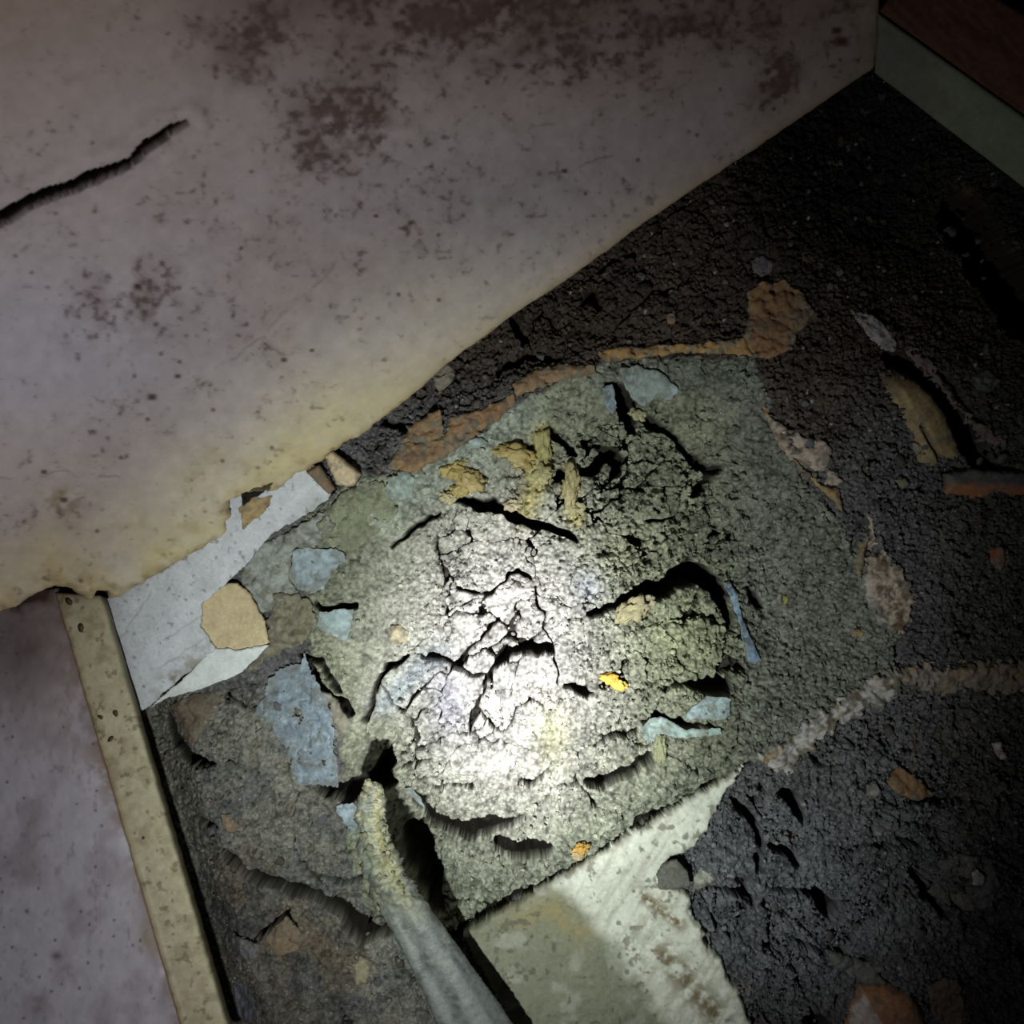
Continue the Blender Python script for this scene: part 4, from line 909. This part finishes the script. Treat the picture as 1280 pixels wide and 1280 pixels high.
# yellow and amber crusty lumps
for i, (u, v, r, col, lab_) in enumerate((
    (568,588,.009,(.50,.36,.09),'yellow crusty lump, leftmost on the hollow\'s top lip'),
    (588,600,.010,(.48,.35,.12),'yellow crusty lump, second from the left on the top lip'),
    (575,612,.008,(.46,.34,.10),'yellow crusty lump, lowest of the pair at the left'),
    (560,622,.006,(.55,.47,.25),'small cream lump by the black gap\'s left end'),
    (645,568,.011,(.50,.36,.10),'long ochre lump at the middle of the yellow cluster'),
    (632,578,.007,(.30,.31,.27),'grey lump wedged between the yellow lumps'),
    (678,560,.010,(.44,.38,.13),'tall yellow drip below the top lip'),
    (674,592,.010,(.46,.41,.18),'yellow lump at the foot of the tall drip'),
    (714,608,.009,(.46,.38,.17),'ochre drip right of the tall yellow one'),
    (718,636,.007,(.46,.40,.20),'ochre lump below the right-hand drip'),
    (640,632,.006,(.58,.48,.32),'cream lump on the black gap\'s upper side'),
    (790,764,.012,(.48,.42,.24),'smooth tan lump on the lower side of the big void'),
    (806,752,.007,(.44,.40,.26),'small pale lump at the top of the smooth tan lump'),
    (762,848,.006,(.85,.52,.10),'orange amber bit, left half of the bright pair'),
    (773,856,.006,(.92,.66,.12),'bright yellow amber bit on the lit clay'),
    (726,1062,.006,(.62,.36,.08),'orange crumb at the slab\'s black edge gap'),
    (722,1070,.0045,(.58,.45,.25),'cream crumb below the orange crumb'),
    (826,938,.007,(.34,.36,.20),'green-grey drip hanging under the hooked teal scrap'),
    (797,518,.006,(.42,.38,.22),'cream crumb in the black cleft at the top'),
)):
    rs_ = random.Random(i)
    el = 1.9 if i in (6, 8, 17, 4) else 1.25
    ang = 1.5 if i in (6, 8, 17) else (.45 if i == 11 else rs_.uniform(-.5, .5))
    z = hzmax(u, v) + r * .25
    if i not in (13, 14, 15): col = tuple(.72 * c + .28 * g for c, g in zip(col, (.30, .30, .22)))
    o = blob('resin_lump', P(u, v, z), r * el, r * .85, r * .7, (0, 0, ang), col, M_RESIN if i not in (5, 11, 12, 17) else M_CLAY, None, 30 + i, sub=4, amp=.55, freq=1.7)
    tag(o, lab_, 'lump')

# ------------------------------------------------------------------ loose stones (parts of the floor) and countless crumbs
protos = []
for k in range(8):
    o = blob('stone', (0, 0, 0), 1, random.uniform(.7, .95), random.uniform(.45, .7), (0, 0, 0), random.choice(((.10, .10, .105), (.13, .12, .115), (.085, .075, .07), (.16, .145, .12), (.12, .125, .14))), M_STONE, None, 80 + k, sub=2, amp=.18, flat=True)
    protos.append(o)
made = 0; tries = 0; first = set()
hidden_under = lambda u, v: ((u - base_a[0]) * nx + (v - base_a[1]) * ny) / nl > -6
rs_ = random.Random(77)
while made < 230 and tries < 6000:
    tries += 1
    u = rs_.uniform(210, 1290); v = rs_.uniform(150, 1290)
    if hidden_under(u, v): continue
    x = (u - 640) * S; y = (640 - v) * S
    j = int((x + R) / ST); i = int((y + R) / ST)
    if not (0 <= i < len(ax) and 0 <= j < len(ax)) or SDP[i, j] > -10: continue
    if 575 < u < 950 and v > 960 and u > 575 + (1170 - v) * 0: continue
    if u < 150 + (v - 740) * .31 + 30: continue
    if v < 880 and u < 560: continue
    r = .0022 + .0042 * rs_.random() ** 3
    k = rs_.randrange(8)
    if k in first: o = protos[k].copy(); scene.collection.objects.link(o)
    else: o = protos[k]; first.add(k)
    o.parent = floor
    o.location = Vector((x, y, HB[i, j] + r * .15)) - floor.location; o.scale = (r,) * 3; o.rotation_euler = (rs_.uniform(-.4, .4), rs_.uniform(-.4, .4), rs_.uniform(0, 6.3))
    made += 1
for k in range(8):
    if k not in first: bpy.data.objects.remove(protos[k])
# crumbs: small rounded grains, joined as one
rng = np.random.RandomState(5)
t = (1 + 5 ** .5) / 2
ico = np.array([(-1,t,0),(1,t,0),(-1,-t,0),(1,-t,0),(0,-1,t),(0,1,t),(0,-1,-t),(0,1,-t),(t,0,-1),(t,0,1),(-t,0,-1),(-t,0,1)]) / math.hypot(1, t)
icf = np.array([(0,11,5),(0,5,1),(0,1,7),(0,7,10),(0,10,11),(1,5,9),(5,11,4),(11,10,2),(10,7,6),(7,1,8),(3,9,4),(3,4,2),(3,2,6),(3,6,8),(3,8,9),(4,9,5),(2,4,11),(6,2,10),(8,6,7),(9,8,1)])
def crumbs(name, count, parent, inside, material, seed, rmin, rmax):
    rng = np.random.RandomState(seed)
    ii = rng.randint(5, len(ax) - 5, count * 3); jj = rng.randint(5, len(ax) - 5, count * 3)
    ok = (under[ii, jj] < 20) & (CD[ii, jj] > 2) & (rng.rand(count * 3) < rough[ii, jj] ** 2)
    ok &= (SDC[ii, jj] > 4) if inside else ((SDP[ii, jj] < -3) | ((SDP[ii, jj] > 5) & (SDC[ii, jj] < 0)))
    ok &= ~((U[ii, jj] < 345) & (V[ii, jj] < 870))
    ii = ii[ok][:count]; jj = jj[ok][:count]; n = len(ii)
    r = (rmin + (rmax - rmin) * rng.rand(n) ** 2.5)
    sc = r[:, None, None] * (1 + .6 * (rng.rand(n, 12, 1) - .5)) * (.75 + .5 * rng.rand(n, 1, 3))
    a = rng.rand(n) * 6.3; ca, sa = np.cos(a)[:, None], np.sin(a)[:, None]
    v = ico[None] * sc; vx = v[..., 0] * ca - v[..., 1] * sa; vy = v[..., 0] * sa + v[..., 1] * ca
    xx = X[ii, jj] + rng.uniform(-.0005, .0005, n); yy = Y[ii, jj] + rng.uniform(-.0005, .0005, n)
    VV_ = np.stack([vx + xx[:, None], vy + yy[:, None], v[..., 2] + (HB[ii, jj] + r * .2)[:, None]], -1).reshape(-1, 3)
    FF = (icf[None] + (np.arange(n) * 12)[:, None, None]).reshape(-1, 3)
    cc = C[ii, jj] * rng.uniform(.8, 1.5, (n, 1))
    o = mesh_np(name, VV_, FF, np.repeat(cc, 12, 0), material, parent, smooth=True)
    o['kind'] = 'stuff'; return o
crumbs('soil_crumbs', 17000, floor, False, M_SOIL, 5, .0007, .0026)
crumbs('clay_crumbs', 7000, mound, True, M_CLAY, 6, .0007, .0024)
print('tris', sum(sum(len(p.vertices) - 2 for p in m.polygons) if len(m.polygons) < 1000 else len(m.polygons) * 2 for m in {o.data for o in bpy.data.objects if o.type == 'MESH'}))
